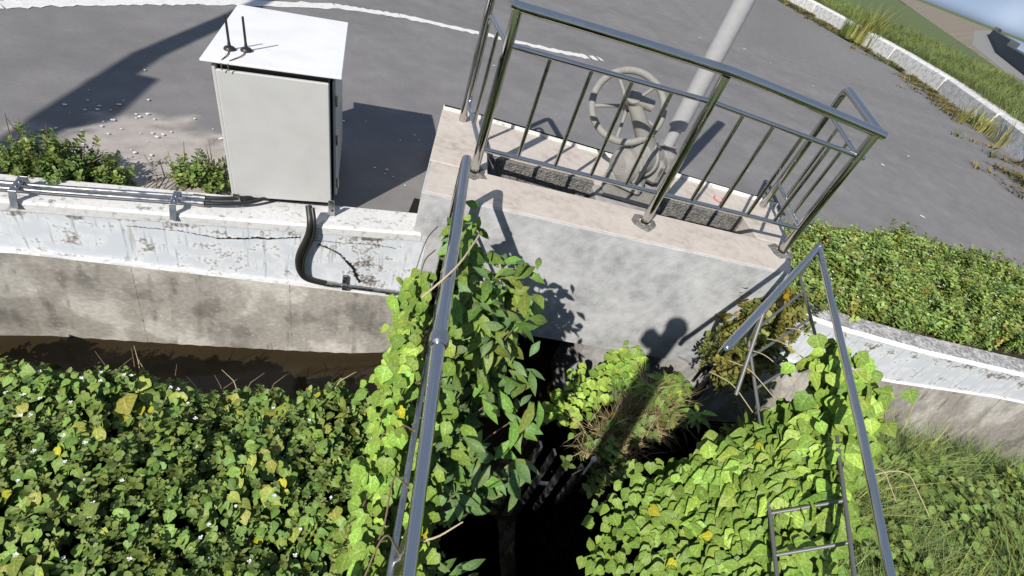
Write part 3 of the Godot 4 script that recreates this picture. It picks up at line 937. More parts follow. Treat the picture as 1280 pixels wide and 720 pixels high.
func build_valve():
	var base := Vector3(1.55, TOP - 0.03, -3.40)
	var t := thing("gate_valve", "grey cast valve gearbox with spoked handwheel behind the railing", "valve", base)
	var S := Vector3(1.83, 0.36, -3.66)
	var g := G.new()
	# pedestal with flanges, under the stem
	g.lathe(S, Vector3.UP, [[0.0, 0.0], [0.17, 0.0], [0.17, 0.03], [0.125, 0.035], [0.115, 0.16], [0.15, 0.165], [0.15, 0.195], [0.12, 0.2], [0.115, 0.27], [0.075, 0.30], [0.07, 0.33], [0.0, 0.33]], 32)
	part("pedestal", g, M.cast, t)
	for k in 8:
		var b := G.new(); var a := TAU * k / 8
		b.lathe(S + Vector3(cos(a) * 0.135, 0.195, sin(a) * 0.135), Vector3.UP, [[0.014, -0.004], [0.014, 0.014], [0.0, 0.014]], 6)
		part("bolt", b, M.cast, t)
	# gearbox: worm housing between the pedestal and the wheel
	var ax := Vector3(-0.62, 0.10, 0.52).normalized()
	var gc := Vector3(1.62, 0.60, -3.50)
	g = G.new()
	g.lathe(gc - ax * 0.02, ax, [[0.0, -0.14], [0.09, -0.14], [0.105, -0.12], [0.105, 0.02], [0.14, 0.025], [0.14, 0.055], [0.125, 0.06], [0.12, 0.13], [0.10, 0.16], [0.0, 0.165]], 32)
	part("gear_housing", g, M.cast, t)
	g = G.new()
	var yaw := Basis(Vector3.UP, -0.45)
	g.box(Vector3(1.70, 0.53, -3.55), Vector3(0.26, 0.19, 0.20), yaw, 0.03)
	g.lathe(Vector3(1.55, 0.53, -3.47), Vector3(-0.86, 0.05, 0.5), [[0.0, -0.02], [0.11, -0.02], [0.115, 0.03], [0.15, 0.035], [0.15, 0.065], [0.135, 0.07], [0.125, 0.12], [0.07, 0.15], [0.0, 0.152]], 28)
	g.box(Vector3(1.53, 0.42, -3.44), Vector3(0.30, 0.09, 0.17), yaw, 0.015)
	part("gearbox", g, M.cast, t)
	var dax := Vector3(-0.86, 0.05, 0.5).normalized()
	var du := dax.cross(Vector3.UP).normalized(); var dv := dax.cross(du)
	for k in 8:
		var b := G.new(); var a := TAU * k / 8 + 0.2
		b.lathe(Vector3(1.55, 0.53, -3.47) + dax * 0.064 + (du * cos(a) + dv * sin(a)) * 0.142, dax, [[0.011, -0.004], [0.011, 0.012], [0.0, 0.012]], 6)
		part("bolt", b, M.dull_steel, t)
	g = G.new()
	g.box(Vector3(1.72, 0.56, -3.435), Vector3(0.10, 0.06, 0.006), yaw, 0.001)
	part("name_plate", g, M.dull_steel, t)
	g = G.new()
	g.box(Vector3(1.60, 0.345, -3.42), Vector3(0.46, 0.028, 0.34), Basis(Vector3.UP, -0.1), 0.006)
	part("base_plate", g, M.cast, t)
	# wheel and its shaft
	var wc := Vector3(1.37, 0.90, -3.60)
	var wx := Vector3(-0.22, 0.62, 0.76).normalized()
	g = G.new()
	g.lathe(wc, wx, [[0.0, -0.03], [0.035, -0.03], [0.035, 0.05], [0.026, 0.055], [0.026, 0.12], [0.05, 0.125], [0.05, 0.19], [0.045, 0.20], [0.0, 0.20]], 20)
	part("wheel_shaft", g, M.cast, t)
	g = G.new()
	g.tube([wc + wx * 0.12, wc + wx * 0.16 + Vector3(0.05, -0.06, 0.02), Vector3(1.60, 0.70, -3.50)], [0.036, 0.05, 0.07], 16)
	g.lathe(wc + wx * 0.15 + Vector3(-0.02, 0.01, 0), Vector3(0.93, -0.05, 0.2), [[0.0, 0.0], [0.052, 0.0], [0.052, 0.06], [0.04, 0.065], [0.04, 0.17], [0.0, 0.17]], 20)
	part("input_shaft", g, M.cast, t)
	g = G.new()
	g.torus(wc, wx, 0.26, 0.026, 56, 12)
	var wheel := part("handwheel", g, M.cast, t)
	var u := wx.cross(Vector3.UP).normalized(); var w := wx.cross(u)
	for k in 5:
		var a := TAU * k / 5 + 0.35
		var d := u * cos(a) + w * sin(a)
		var sp := G.new()
		sp.tube([wc + d * 0.03, wc + d * 0.12 + wx * 0.012, wc + d * 0.256], [0.015, 0.0125, 0.014], 10)
		part("spoke", sp, M.cast, wheel)
	# stem cover pipe rising out of the pedestal
	var p := thing("stem_pipe", "tall pale grey stem pipe rising behind the valve gearbox", "pipe", S + Vector3(0, 0.33, 0))
	g = G.new()
	g.lathe(S, Vector3.UP, [[0.045, 0.325], [0.045, 0.48], [0.0, 0.48]], 24)
	part("inner_sleeve", g, M.pipe_white, p)
	g = G.new()
	g.lathe(S, Vector3.UP, [[0.04, 0.47], [0.066, 0.47], [0.066, 2.6], [0.0, 2.62]], 32)
	part("outer_pipe", g, M.pipe_white, p)

func build_cabinet():
	# hung on the wall coping, a little askew
	var o := Vector3(-0.734, 0.102, -2.702)
	var bs := Basis(Vector3.UP, deg_to_rad(8.9)) * Basis(Vector3(0, 0, 1), deg_to_rad(4.1)) * Basis(Vector3(1, 0, 0), deg_to_rad(-1.7))
	var t := thing("control_cabinet", "light grey metal control cabinet with flat overhanging roof on the canal wall", "cabinet", o)
	var C := func(x: float, y: float, z: float) -> Vector3: return o + bs * Vector3(x, y, z)   # x along the front, z outwards
	var hw := 0.285; var H := 0.769; var D := 0.874
	var g := G.new()
	g.box(C.call(0, H / 2, -D / 2 - 0.012), Vector3(2 * hw - 0.05, H - 0.01, D - 0.04), bs, 0.004)
	part("inner_case", g, M.cab_dark, t)
	g = G.new()
	g.box(C.call(-0.004, H / 2 - 0.006, 0.0), Vector3(2 * hw - 0.038, H - 0.035, 0.022), bs, 0.005)
	part("front_panel", g, M.cab_paint, t)
	g = G.new()
	g.box(C.call(-hw + 0.008, H / 2, -D / 2), Vector3(0.018, H, D + 0.012), bs, 0.004)
	part("side_panel", g, M.cab_paint, t)
	g = G.new()
	g.box(C.call(hw - 0.004, H / 2 - 0.02, -D / 2 - 0.045), Vector3(0.02, H - 0.06, D - 0.09), bs, 0.004)
	var sd := part("side_door", g, M.cab_paint, t)
	for y in [0.12, 0.40, 0.63]:
		var hg := G.new(); hg.tube([C.call(hw + 0.012, y - 0.03, -0.055), C.call(hw + 0.012, y + 0.03, -0.055)], 0.008, 10); part("hinge", hg, M.galv, sd)
	g = G.new()
	g.box(C.call(0, H / 2, -D), Vector3(2 * hw, H, 0.02), bs, 0.004)
	part("back_panel", g, M.cab_paint, t)
	g = G.new()
	g.box(C.call(0, 0.008, -D / 2), Vector3(2 * hw - 0.02, 0.016, D - 0.02), bs, 0.004)
	part("bottom_plate", g, M.cab_dark, t)
	g = G.new()
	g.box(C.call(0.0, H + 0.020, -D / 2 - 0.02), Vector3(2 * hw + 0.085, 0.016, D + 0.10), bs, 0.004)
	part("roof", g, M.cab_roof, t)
	# angle-iron feet bolted to the coping
	for x in [-hw + 0.03, hw - 0.02]:
		g = G.new()
		g.box(C.call(x, -0.05, 0.040), Vector3(0.036, 0.20, 0.005), bs, 0.001)
		g.box(C.call(x - 0.017, -0.03, 0.0), Vector3(0.004, 0.09, 0.07), bs, 0.001)
		var f := part("bracket", g, M.galv, t)
		for y in [-0.135, -0.105, -0.02]:
			var b := G.new(); b.lathe(C.call(x + 0.004, y, 0.037), bs * Vector3(0, 0, 1), [[0.008, 0.0], [0.008, 0.007], [0.0, 0.007]], 6); part("bolt", b, M.black, f)
	# two magnetic antennas stand on the roof
	var lab := ["black whip antenna on the cabinet roof, nearer the roof's left edge", "black whip antenna on the cabinet roof, right-hand one of the pair"]
	for k in 2:
		var p: Vector3 = C.call([-0.225, -0.150][k], H + 0.028, [-0.14, -0.155][k])
		var a := thing("whip_antenna", lab[k], "antenna", p, "antennas on the cabinet roof")
		var upv := bs * Vector3.UP
		g = G.new(); g.lathe(p, upv, [[0.0, 0.0], [0.029, 0.0], [0.029, 0.006], [0.023, 0.014], [0.009, 0.018], [0.0065, 0.04], [0.0, 0.04]], 24); part("base", g, M.black, a)
		g = G.new(); g.tube([p + upv * 0.03, p + upv * 0.08, p + upv * 0.165], [0.0062, 0.0062, 0.0055], 10); part("whip", g, M.black, a)
		g = G.new()
		var e: Vector3 = C.call([-0.235, -0.205][k], H + 0.030, 0.033)
		var mid: Vector3 = (p + e) / 2 + bs * Vector3([0.012, 0.022][k], 0.004, 0.0)
		g.tube(rounded([p + bs * Vector3(0, 0.004, 0.02), mid, e, e + bs * Vector3(0, -0.05, -0.008)], 0.03), 0.0026, 6)
		part("cable", g, M.twig, a)

func build_conduits():
	# twin steel pipes on the coping, left of the cabinet
	for k in 2:
		var off := -0.045 - 0.045 * k
		var a := wall_at(-3.0, 0.095, off); var b := wall_at(0.86, 0.095 + 0.006 * k, off - 0.03)
		var t := thing("conduit_pipe", ["front one of the twin galvanised conduits along the white coping", "rear one of the twin galvanised conduits along the white coping"][k], "pipe", a.lerp(b, 0.5), "conduits along the coping")
		var g := G.new(); g.tube([a, wall_at(-1.0, 0.096, off), wall_at(0.2, 0.094, off - 0.012), b], 0.0125, 14); part("tube", g, M.galv, t)
		g = G.new(); g.tube([b - Vector3(0.05, 0, 0).rotated(Vector3.UP, 0.21), b + Vector3(0.01, 0, 0)], 0.0165, 14); part("coupling", g, M.galv, t)
		g = G.new(); g.tube(rounded([b, b + Vector3(0.09, 0.004, -0.02), b + Vector3(0.22, 0.0, -0.09), b + Vector3(0.34, 0.02, -0.2)], 0.05), 0.0115, 12); part("black_sleeve", g, M.black, t)
	for s in [-0.95, 0.06, 0.735]:
		var p := wall_at(s, 0.062, -0.08)
		var t := thing("pipe_clamp", "bent steel pipe clamp on the coping, %s" % ("leftmost, out at the frame edge" if s < -0.5 else ("near the left frame edge" if s < 0.5 else "closer to the cabinet")), "clamp", p, "clamps over the twin conduits")
		var g := G.new()
		var bs := Basis(Vector3.UP, 0.21)
		g.box(p + Vector3(0, 0.053, 0.01), Vector3(0.034, 0.005, 0.13), bs, 0.001)
		g.box(p + bs * Vector3(-0.004, 0.01, 0.085), Vector3(0.032, 0.085, 0.005), bs * Basis(Vector3(1, 0, 0), -0.35), 0.001)
		g.box(p + bs * Vector3(0, 0.024, -0.06), Vector3(0.032, 0.06, 0.005), bs, 0.001)
		part("strap", g, M.galv, t)
		for z in [0.03, -0.01]:
			g = G.new(); g.lathe(p + bs * Vector3(0, 0.055, z), Vector3.UP, [[0.007, 0], [0.007, 0.006], [0, 0.006]], 6); part("bolt", g, M.dull_steel, t)
	# flexible black hoses from the cabinet down to a steel conduit on the face
	var j := wall_at(1.52, -0.385, 0.03)
	var lab := ["thicker black hose dropping from under the cabinet down the wall", "thinner black hose beside the thicker one under the cabinet"]
	for k in 2:
		var x := 0.022 * k
		var t := thing("flexible_hose", lab[k], "hose", j, "black hoses under the cabinet")
		var g := G.new()
		g.tube(rounded([wall_at(1.415 + x, 0.16, -0.05 + 0.02 * k), wall_at(1.43 + x, 0.10, 0.03), wall_at(1.42 + x * 1.5, 0.0, 0.035), wall_at(1.365 + x * 1.6, -0.15, 0.04 - 0.01 * k), wall_at(1.37 + x, -0.27, 0.035), wall_at(1.41, -0.35, 0.033 + 0.004 * k), wall_at(1.54, -0.387, 0.03)], 0.09, 6), 0.019 - 0.007 * k, 12)
		part("hose", g, M.black, t)
	var t := thing("conduit_pipe", "steel conduit running right along the wall face to the platform", "pipe", j)
	var g := G.new(); g.tube([j, wall_at(1.74, -0.415, 0.03), wall_at(2.03, -0.455, 0.028)], 0.0155, 14); part("tube", g, M.galv, t)
	for s in [1.53, 1.93]:
		g = G.new(); g.tube([wall_at(s, -0.386 - (s - 1.52) * 0.137, 0.03), wall_at(s + 0.055, -0.393 - (s - 1.52) * 0.137, 0.03)], 0.02, 14); part("coupling", g, M.galv, t)
	g = G.new(); g.box(wall_at(1.655, -0.385, 0.012), Vector3(0.03, 0.12, 0.02), Basis(Vector3.UP, 0.21), 0.002)
	g.box(wall_at(1.655, -0.40, 0.045), Vector3(0.032, 0.05, 0.012), Basis(Vector3.UP, 0.21), 0.002)
	part("bracket", g, M.dull_steel, t)

func build_handrails():
	# left: a level handrail coming out from the platform towards the viewer
	var t := thing("handrail", "thick steel handrail running from the platform corner down the picture, entwined with creepers", "handrail", Vector3(0.25, -0.6, -2.5))
	var A := Vector3(0.236, 0.775, -2.50); var B := Vector3(0.177, 0.735, -1.19); var C := Vector3(0.160, 0.675, -0.45); var E := Vector3(0.15, 0.63, 0.2)
	var g := G.new()
	g.tube(rounded([Vector3(0.25, -0.6, -2.53), A, B], 0.05) , 0.0265, 22)
	part("top_rail", g, M.stainless, t)
	g = G.new()
	g.tube([B, C, E], [0.0245, 0.0185, 0.017], 22)
	part("top_rail", g, M.stainless, t)
	g = G.new()
	g.lathe(B + (A - B).normalized() * 0.02, C - B, [[0.0, -0.03], [0.029, -0.03], [0.034, -0.02], [0.0355, 0.0], [0.034, 0.02], [0.029, 0.03], [0.0, 0.03]], 24)
	part("joint_sleeve", g, M.galv, t)
	g = G.new()
	g.tube([Vector3(0.245, 0.42, -2.52), Vector3(0.17, 0.40, -1.19), Vector3(0.135, 0.36, -0.45), Vector3(0.12, 0.32, 0.2)], 0.0115, 14)
	part("lower_rail", g, M.galv, t)
	for z in [-1.75, -0.62]:
		var f: float = (z + 2.5) / 2.05
		g = G.new(); g.tube([Vector3(lerpf(0.236, 0.16, f), 0.70 - 0.03 * f, z), Vector3(lerpf(0.236, 0.16, f), -0.7, z)], 0.017, 12); part("post", g, M.galv, t)
	# right: a guard bent round a corner above the ladder-like frame
	t = thing("guard_rail", "dark steel guard rail bent to a sharp corner at the platform's right end", "railing", Vector3(2.5, -0.6, -2.5))
	var K := Vector3(2.50, 0.75, -2.48); var L := Vector3(1.414, 0.75, -1.43); var R1 := Vector3(1.89, 0.745, -1.08); var R2 := Vector3(1.66, 0.70, -0.50)
	g = G.new()
	g.tube(rounded([L + Vector3(0.0, -0.05, 0.0), L, K], 0.03), 0.019, 18); part("top_rail", g, M.stainless, t)
	g = G.new()
	g.tube([K + Vector3(0, 0.004, 0), R1, R2, R2 + (R2 - R1)], [0.018, 0.0175, 0.016, 0.016], 18); part("top_rail", g, M.stainless, t)
	g = G.new()
	g.lathe(K - Vector3(0, 0.024, 0), Vector3.UP, [[0.0, 0.0], [0.026, 0.0], [0.027, 0.03], [0.02, 0.05], [0.0, 0.052]], 18); part("corner_cap", g, M.galv, t)
	g = G.new()
	g.tube([K, Vector3(2.50, -0.7, -2.48)], 0.0165, 14); part("post", g, M.galv, t)
	t = thing("ladder_frame", "tubular steel ladder frame with rungs below the right guard rail, half under creepers", "ladder", Vector3(2.0, 0.3, -1.5))
	var SR := [Vector3(2.486, 0.55, -2.43), Vector3(2.176, 0.50, -1.45), Vector3(1.822, 0.45, -0.644), Vector3(1.55, 0.41, -0.05)]
	var SL := [Vector3(1.85, 0.50, -1.81), Vector3(1.92, 0.26, -1.44), Vector3(1.64, 0.27, -0.70), Vector3(1.44, 0.25, -0.05)]
	g = G.new(); g.tube(SR, 0.0088, 14); part("stile", g, M.old_steel, t)
	g = G.new(); g.tube(SL, 0.0088, 14); part("stile", g, M.old_steel, t)
	g = G.new(); g.tube([Vector3(1.79, 0.73, -1.79), Vector3(1.74, 0.36, -1.51)], 0.010, 12); part("strut", g, M.old_steel, t)
	g = G.new(); g.tube([Vector3(1.85, 0.74, -1.84), SL[0]], 0.0115, 12); part("strut", g, M.old_steel, t)
	g = G.new(); g.tube([Vector3(2.42, 0.745, -2.40), SR[0]], 0.0115, 12); part("strut", g, M.old_steel, t)
	var lerp3 := func(s: Array, f: float) -> Vector3:
		var i := clampi(int(f), 0, 2)
		return s[i].lerp(s[i + 1], f - i)
	for f in [[0.15, -0.05], [0.40, 0.25], [0.66, 0.62], [1.05, 1.02], [1.36, 1.35], [1.64, 1.66], [1.85, 1.9], [2.3, 2.3]]:
		g = G.new(); g.tube([lerp3.call(SR, f[0]), lerp3.call(SL, maxf(f[1], 0.0))], 0.0075, 12); part("rung", g, M.old_steel, t)

func build_outside():
	# what stands behind and beside the viewer and throws its shadow into the picture
	var t := thing("camera_mast", "camera mast whose shadow falls across the platform face and creepers", "pole", Vector3(0.095, -0.9, 0.325))
	var P := Vector3(0.095, 0, 0.325)
	var g := G.new(); g.tube([h_at(P, -0.9), h_at(P, 2.50)], 0.075, 20); part("mast", g, M.galv, t)
	g = G.new(); g.tube([h_at(P, 2.42), Vector3(-0.13, 2.42, 0.44)], 0.03, 12); part("arm", g, M.galv, t)
	g = G.new(); g.box(Vector3(-0.14, 2.47, 0.45), Vector3(0.11, 0.15, 0.12), Basis(Vector3.UP, 0.5), 0.02); part("camera_housing", g, M.white, t)
	g = G.new(); g.lathe(h_at(P, 2.49), Vector3.UP, [[0.09, 0.0], [0.09, 0.05], [0.06, 0.09], [0.0, 0.1]], 20); part("cap", g, M.white, t)
	# street lamp on the left: its arm shades the road
	var H := 3.2
	var lift := Vector3(-SUN.x / SUN.y, 0, -SUN.z / SUN.y) * -H
	var gp := [Vector3(-2.19, 0, -2.3), Vector3(-2.24, 0, -3.2), Vector3(-2.24, 0, -4.4), Vector3(-2.05, 0, -5.7), Vector3(-1.9, 0, -7.2)]
	var pts := []
	for q in gp: pts.append(q - Vector3(SUN.x, SUN.y, SUN.z) * (H / -SUN.y))
	var foot: Vector3 = Vector3(pts[0].x - 2.6, 0, pts[0].z + 0.5)
	t = thing("street_lamp", "street lamp left of the frame whose arm shades the road", "lamp", foot)
	g = G.new(); g.tube(rounded([foot, foot + Vector3(0, 2.9, 0), pts[0]], 0.5), [0.11, 0.10, 0.10, 0.10, 0.10, 0.10, 0.10, 0.09].slice(0, 8), 16); part("post", g, M.galv, t)
	g = G.new(); g.tube(pts, [0.085, 0.085, 0.08, 0.075, 0.06], 16); part("arm", g, M.galv, t)
	g = G.new(); g.box(pts[1].lerp(pts[2], 0.35) + Vector3(0.12, -0.05, 0.0), Vector3(0.22, 0.24, 0.75), Basis(Vector3.UP, 0.05), 0.03); part("lamp_head", g, M.galv, t)

func build_small():
	# red cord loop on the rear beam
	var t := thing("cord_loop", "small red cord loop lying on the platform's rear beam", "cord", Vector3(2.47, TOP + 0.004, -3.62))
	var g := G.new()
	g.torus(Vector3(2.47, TOP + 0.007, -3.62), Vector3.UP, 0.05, 0.004, 30, 6, 0.4, 5.6)
	part("loop", g, M.red, t)
	# rack bars standing in the dark channel
	t = thing("trash_rack", "row of faint steel rack bars standing in the dark channel", "rack", Vector3(1.2, -1.65, -1.9))
	for k in 6:
		var x := 0.98 + 0.10 * k
		g = G.new(); g.box(Vector3(x, -1.15 - 0.02 * k, -1.80 + 0.03 * k), Vector3(0.018, 0.95, 0.05), Basis(Vector3.UP, 0.2), 0.003); part("bar", g, M.dull_steel, t)
	g = G.new(); g.box(Vector3(1.23, -1.3, -1.83), Vector3(0.62, 0.03, 0.03), Basis(Vector3.UP, 0.0), 0.003); part("cross_bar", g, M.dull_steel, t)
	# short hook post with a pale tip
	var h := Vector3(1.40, -0.62, -1.66)
	t = thing("hook_post", "short steel hook post with white tip beside the channel", "post", h + Vector3(0, -0.5, 0))
	g = G.new(); g.tube([h + Vector3(0, -0.6, 0), h], 0.011, 12); part("post", g, M.galv, t)
	g = G.new(); g.tube([h, h + Vector3(-0.05, -0.09, 0.06)], 0.010, 12); part("arm", g, M.galv, t)
	g = G.new(); g.lathe(h - Vector3(0, 0.01, 0), Vector3.UP, [[0.0, 0.0], [0.018, 0.0], [0.02, 0.014], [0.014, 0.026], [0.0, 0.03]], 14); part("tip", g, M.white, t)

# ------------------------------------------------------------------ plants
func build_plants():
	var to_sun := -SUN
	var heart := [leaf_mesh([0.18, 0.42, 0.50, 0.50, 0.46, 0.39, 0.30, 0.20, 0.10, 0.0], 0.16, 0.22, 0.05), leaf_mesh([0.15, 0.36, 0.43, 0.44, 0.41, 0.35, 0.27, 0.18, 0.09, 0.0], 0.30, 0.32, 0.10), leaf_mesh([0.20, 0.45, 0.53, 0.52, 0.47, 0.39, 0.29, 0.19, 0.10, 0.0], -0.12, 0.14, -0.06), leaf_mesh([0.16, 0.38, 0.46, 0.47, 0.43, 0.37, 0.27, 0.17, 0.08, 0.0], 0.42, 0.25, 0.10), leaf_mesh([0.18, 0.40, 0.48, 0.48, 0.44, 0.38, 0.31, 0.22, 0.11, 0.0], 0.10, 0.45, 0.10), leaf_mesh([0.14, 0.30, 0.37, 0.38, 0.36, 0.31, 0.25, 0.17, 0.08, 0.0], -0.25, 0.30, 0.08)]
	var lance := [leaf_mesh([0.02, 0.12, 0.19, 0.22, 0.20, 0.15, 0.08, 0.0], 0.35, 0.35, 0.06), leaf_mesh([0.02, 0.10, 0.16, 0.18, 0.17, 0.13, 0.07, 0.0], 0.2, 0.5, 0.10)]
	var sprigs := [sprig_mesh(13, 0.10, 0.042, 3), sprig_mesh(15, 0.13, 0.034, 4), sprig_mesh(11, 0.09, 0.05, 6)]
	var fine := [sprig_mesh(18, 0.10, 0.024, 23), sprig_mesh(20, 0.12, 0.019, 24), sprig_mesh(16, 0.09, 0.030, 26)]
	# --- left bank
	var t := thing("creeping_vine", "broad mass of heart-leaved creepers on the near bank, left of the handrail", "vine", Vector3(-0.8, -0.5, -1.2))
	var items := []
	var nx := FastNoiseLite.new(); nx.seed = 12; nx.frequency = 1.6; nx.fractal_octaves = 2
	for i in 9000:
		var x := rng.randf_range(-3.2, 0.40); var z := rng.randf_range(-2.05, 0.1)
		if i % 3 == 0: z = rng.randf_range(-2.0, -0.6); x = rng.randf_range(-2.2, 0.35)
		var mask := nx.get_noise_2d(x, z)
		if mask > 0.14 and rng.randf() < 0.68: continue
		var dep := rng.randf() * rng.randf() * 0.22
		var y := bank_l(x, z) + 0.05 - dep
		if y < -0.8: continue
		var s := rng.randf_range(0.022, 0.058) * (1.25 if mask < -0.2 else 1.0)
		if rng.randf() < 0.12: s *= 1.45
		var nrm := (Vector3.UP * 0.75 + to_sun * 0.55 + Vector3(rng.randfn(), rng.randfn() * 0.4, rng.randfn()) * 0.42)
		var tip := Vector3(rng.randfn() * 0.7, -0.5, 0.75 + rng.randfn() * 0.7)
		var vis := s * (1.0 if dep < 0.05 else 0.4) * (1.0 if x > -1.9 and z < -0.65 and z > -1.75 else 0.1)
		items.append([Transform3D(orient(nrm, tip, s, rng.randf_range(0.85, 1.1)), Vector3(x, y, z)), leaf_col(0), vis])
	plant_leaves(t, heart, M.heart, M.leaf_vc, items)
	for k in 3:
		var xs := []; var cs := []
		for i in 2100:
			var x := rng.randf_range(-2.9, 0.42); var z := rng.randf_range(-1.95, -0.1)
			var mask := nx.get_noise_2d(x, z)
			if mask < 0.02 and rng.randf() < 0.72: continue
			var y := bank_l(x, z) - 0.09 + 0.05 * rng.randf()
			if y < -0.85: continue
			xs.append(Transform3D(Basis(Vector3.UP, rng.randf() * TAU).scaled(Vector3.ONE * rng.randf_range(0.6, 1.25)) * Basis(Vector3(1, 0, 0), rng.randfn() * 0.35), Vector3(x, y, z)))
			cs.append(leaf_col(2))
		multi("small_weeds", fine[k], M.weed_vc, xs, cs, t)
	# thin stems sticking out over the water
	for k in 14:
		var x := rng.randf_range(-1.7, -0.2); var z := -1.66
		var y := bank_l(x, z) + 0.0
		var g := G.new()
		var l := rng.randf_range(0.08, 0.2); var b := rng.randf_range(-0.12, 0.12)
		g.tube([Vector3(x, y, z), Vector3(x + b * 0.3, y + l * 0.6, z - 0.03), Vector3(x + b, y + l, z - 0.06)], [0.0028, 0.0024, 0.001], 5, false)
		part("stem", g, M.straw if k % 3 == 0 else M.twig, t)
	# tiny white flowers
	var fl := G.new()
	for k in 70:
		var x := rng.randf_range(-1.8, 0.2); var z := rng.randf_range(-1.65, -0.65)
		var c := Vector3(x, bank_l(x, z) + 0.055, z)
		for q in 4:
			var a := q * PI / 2 + k
			var d := Vector3(cos(a), 0.25, sin(a)) * rng.randf_range(0.004, 0.008)
			var s := Vector3(-sin(a), 0, cos(a)) * 0.004
			fl.face([c, c + d - s, c + d * 1.5, c + d + s], Vector3.UP)
	var fo := part("flowers", fl, M.white, t)
	fo.set_meta("kind", "stuff")
	# --- climbing vine on the left rail
	t = thing("climbing_vine", "bright heart-leaved vine climbing along the left handrail", "vine", Vector3(0.05, -0.4, -1.5))
	items = []
	for i in 900:
		var f := rng.randf()
		var z := lerpf(-2.0, -0.55, f)
		var top := 0.66 + 0.10 * wn.get_noise_2d(z * 3.0, 7) - 0.5 * smoothstep(-1.5, -0.9, z) - 0.35 * smoothstep(-1.65, -2.0, z)
		var y := lerpf(-0.45, top, sqrt(rng.randf()))
		var x := 0.14 - 0.050 * absf(rng.randfn()) - 0.02 * smoothstep(0.3, -0.4, y)
		if rng.randf() < 0.22: x = 0.2 + rng.randf() * 0.14; y -= 0.12
		if z > -0.95 and x > 0.02 and y > 0.0: continue
		if y > 0.55 and x > 0.13 and rng.randf() < 0.8: continue
		var s := rng.randf_range(0.045, 0.085)
		var nrm := Vector3(-0.55, 0.65, 0.5) + Vector3(rng.randfn(), rng.randfn() * 0.5, rng.randfn()) * 0.35
		var tip := Vector3(rng.randfn() * 0.4 - 0.1, -1.0, 0.2 + rng.randfn() * 0.4)
		items.append([Transform3D(orient(nrm, tip, s, rng.randf_range(0.95, 1.15)), Vector3(x, y, z)), leaf_col(1), s * (1.0 if x < 0.05 else 0.6)])
	plant_leaves(t, heart, M.bright, M.leaf_vc, items)
	for k in 9:
		var g := G.new()
		var z := lerpf(-2.3, -0.7, k / 8.0)
		g.tube(rounded([Vector3(0.02, -0.5, z), Vector3(0.08 + 0.05 * sin(k * 2.0), 0.0, z + 0.08), Vector3(0.11, 0.3, z - 0.05), Vector3(0.15, 0.52, z + 0.12)], 0.2), 0.0035, 6)
		part("vine_stem", g, M.twig, t)
	var g2 := G.new()
	g2.tube(rounded([Vector3(0.17, 0.30, -0.72), Vector3(0.26, 0.33, -0.70), Vector3(0.36, 0.36, -0.76)], 0.06), [0.0042, 0.004, 0.004, 0.004, 0.0038, 0.0035, 0.0035, 0.0025].slice(0, 8), 6)
	part("tendril", g2, M.straw, t)
	g2 = G.new()
	g2.tube(rounded([Vector3(0.10, 0.72, -1.42), Vector3(0.22, 0.80, -1.55), Vector3(0.30, 0.80, -1.78)], 0.08), 0.0045, 6)
	part("tendril", g2, M.straw, t)
	# --- pointed-leaf shrub right of the rail
	t = thing("leafy_shrub", "shrub with long pointed leaves hanging over the channel, right of the handrail", "shrub", Vector3(0.4, -0.6, -1.6))
	items = []
	for k in 66:
		var c := Vector3(rng.randf_range(0.26, 0.62), rng.randf_range(-0.35, 0.62), rng.randf_range(-2.3, -1.0))
		var q := (c.y + 0.35) / 0.97
		c.z = lerpf(rng.randf_range(-2.15, -0.5), rng.randf_range(-2.25, -1.45), q)
		c.x = lerpf(0.50, 0.36, q) + rng.randfn() * 0.11
		if c.x < 0.25: c.x = 0.25 + rng.randf() * 0.05
		var g := G.new()
		g.tube([Vector3(0.3, -0.7, clampf(c.z, -1.9, -0.9)).lerp(c, 0.35) + Vector3(0, 0.05, 0), Vector3(0.3, -0.7, clampf(c.z, -1.9, -0.9)).lerp(c, 0.75) + Vector3(0, 0.08, 0), c], [0.005, 0.004, 0.002], 6)
		part("twig", g, M.twig, t)
		for i in 15:
			var a := rng.randf() * TAU
			var out := Vector3(cos(a), rng.randf_range(-0.9, 0.35), sin(a))
			var s := rng.randf_range(0.06, 0.125)
			var nrm := Vector3(-0.25, 0.75, 0.35) + Vector3(rng.randfn(), rng.randfn(), rng.randfn()) * 0.3
			items.append([Transform3D(orient(nrm, out, s, rng.randf_range(0.9, 1.3)), c + Vector3(rng.randfn() * 0.035, rng.randfn() * 0.06, rng.randfn() * 0.035)), leaf_col(0), s + q * 0.05])
	plant_leaves(t, lance, M.shrub, M.shrub_vc, items)
	# --- right mound
	t = thing("creeping_vine", "bright heart-leaved creeper heaped over the ladder frame on the right", "vine", Vector3(1.8, -0.4, -1.2))
	items = []
	var outline := PackedVector2Array([Vector2(1.22, -1.10), Vector2(1.38, -1.34), Vector2(1.65, -1.37), Vector2(1.92, -1.42), Vector2(2.12, -1.54), Vector2(2.34, -1.62), Vector2(2.36, -1.34), Vector2(2.12, -1.04), Vector2(2.02, -0.86), Vector2(1.80, -0.66), Vector2(1.66, -0.40), Vector2(1.30, -0.45), Vector2(1.22, -0.80)])
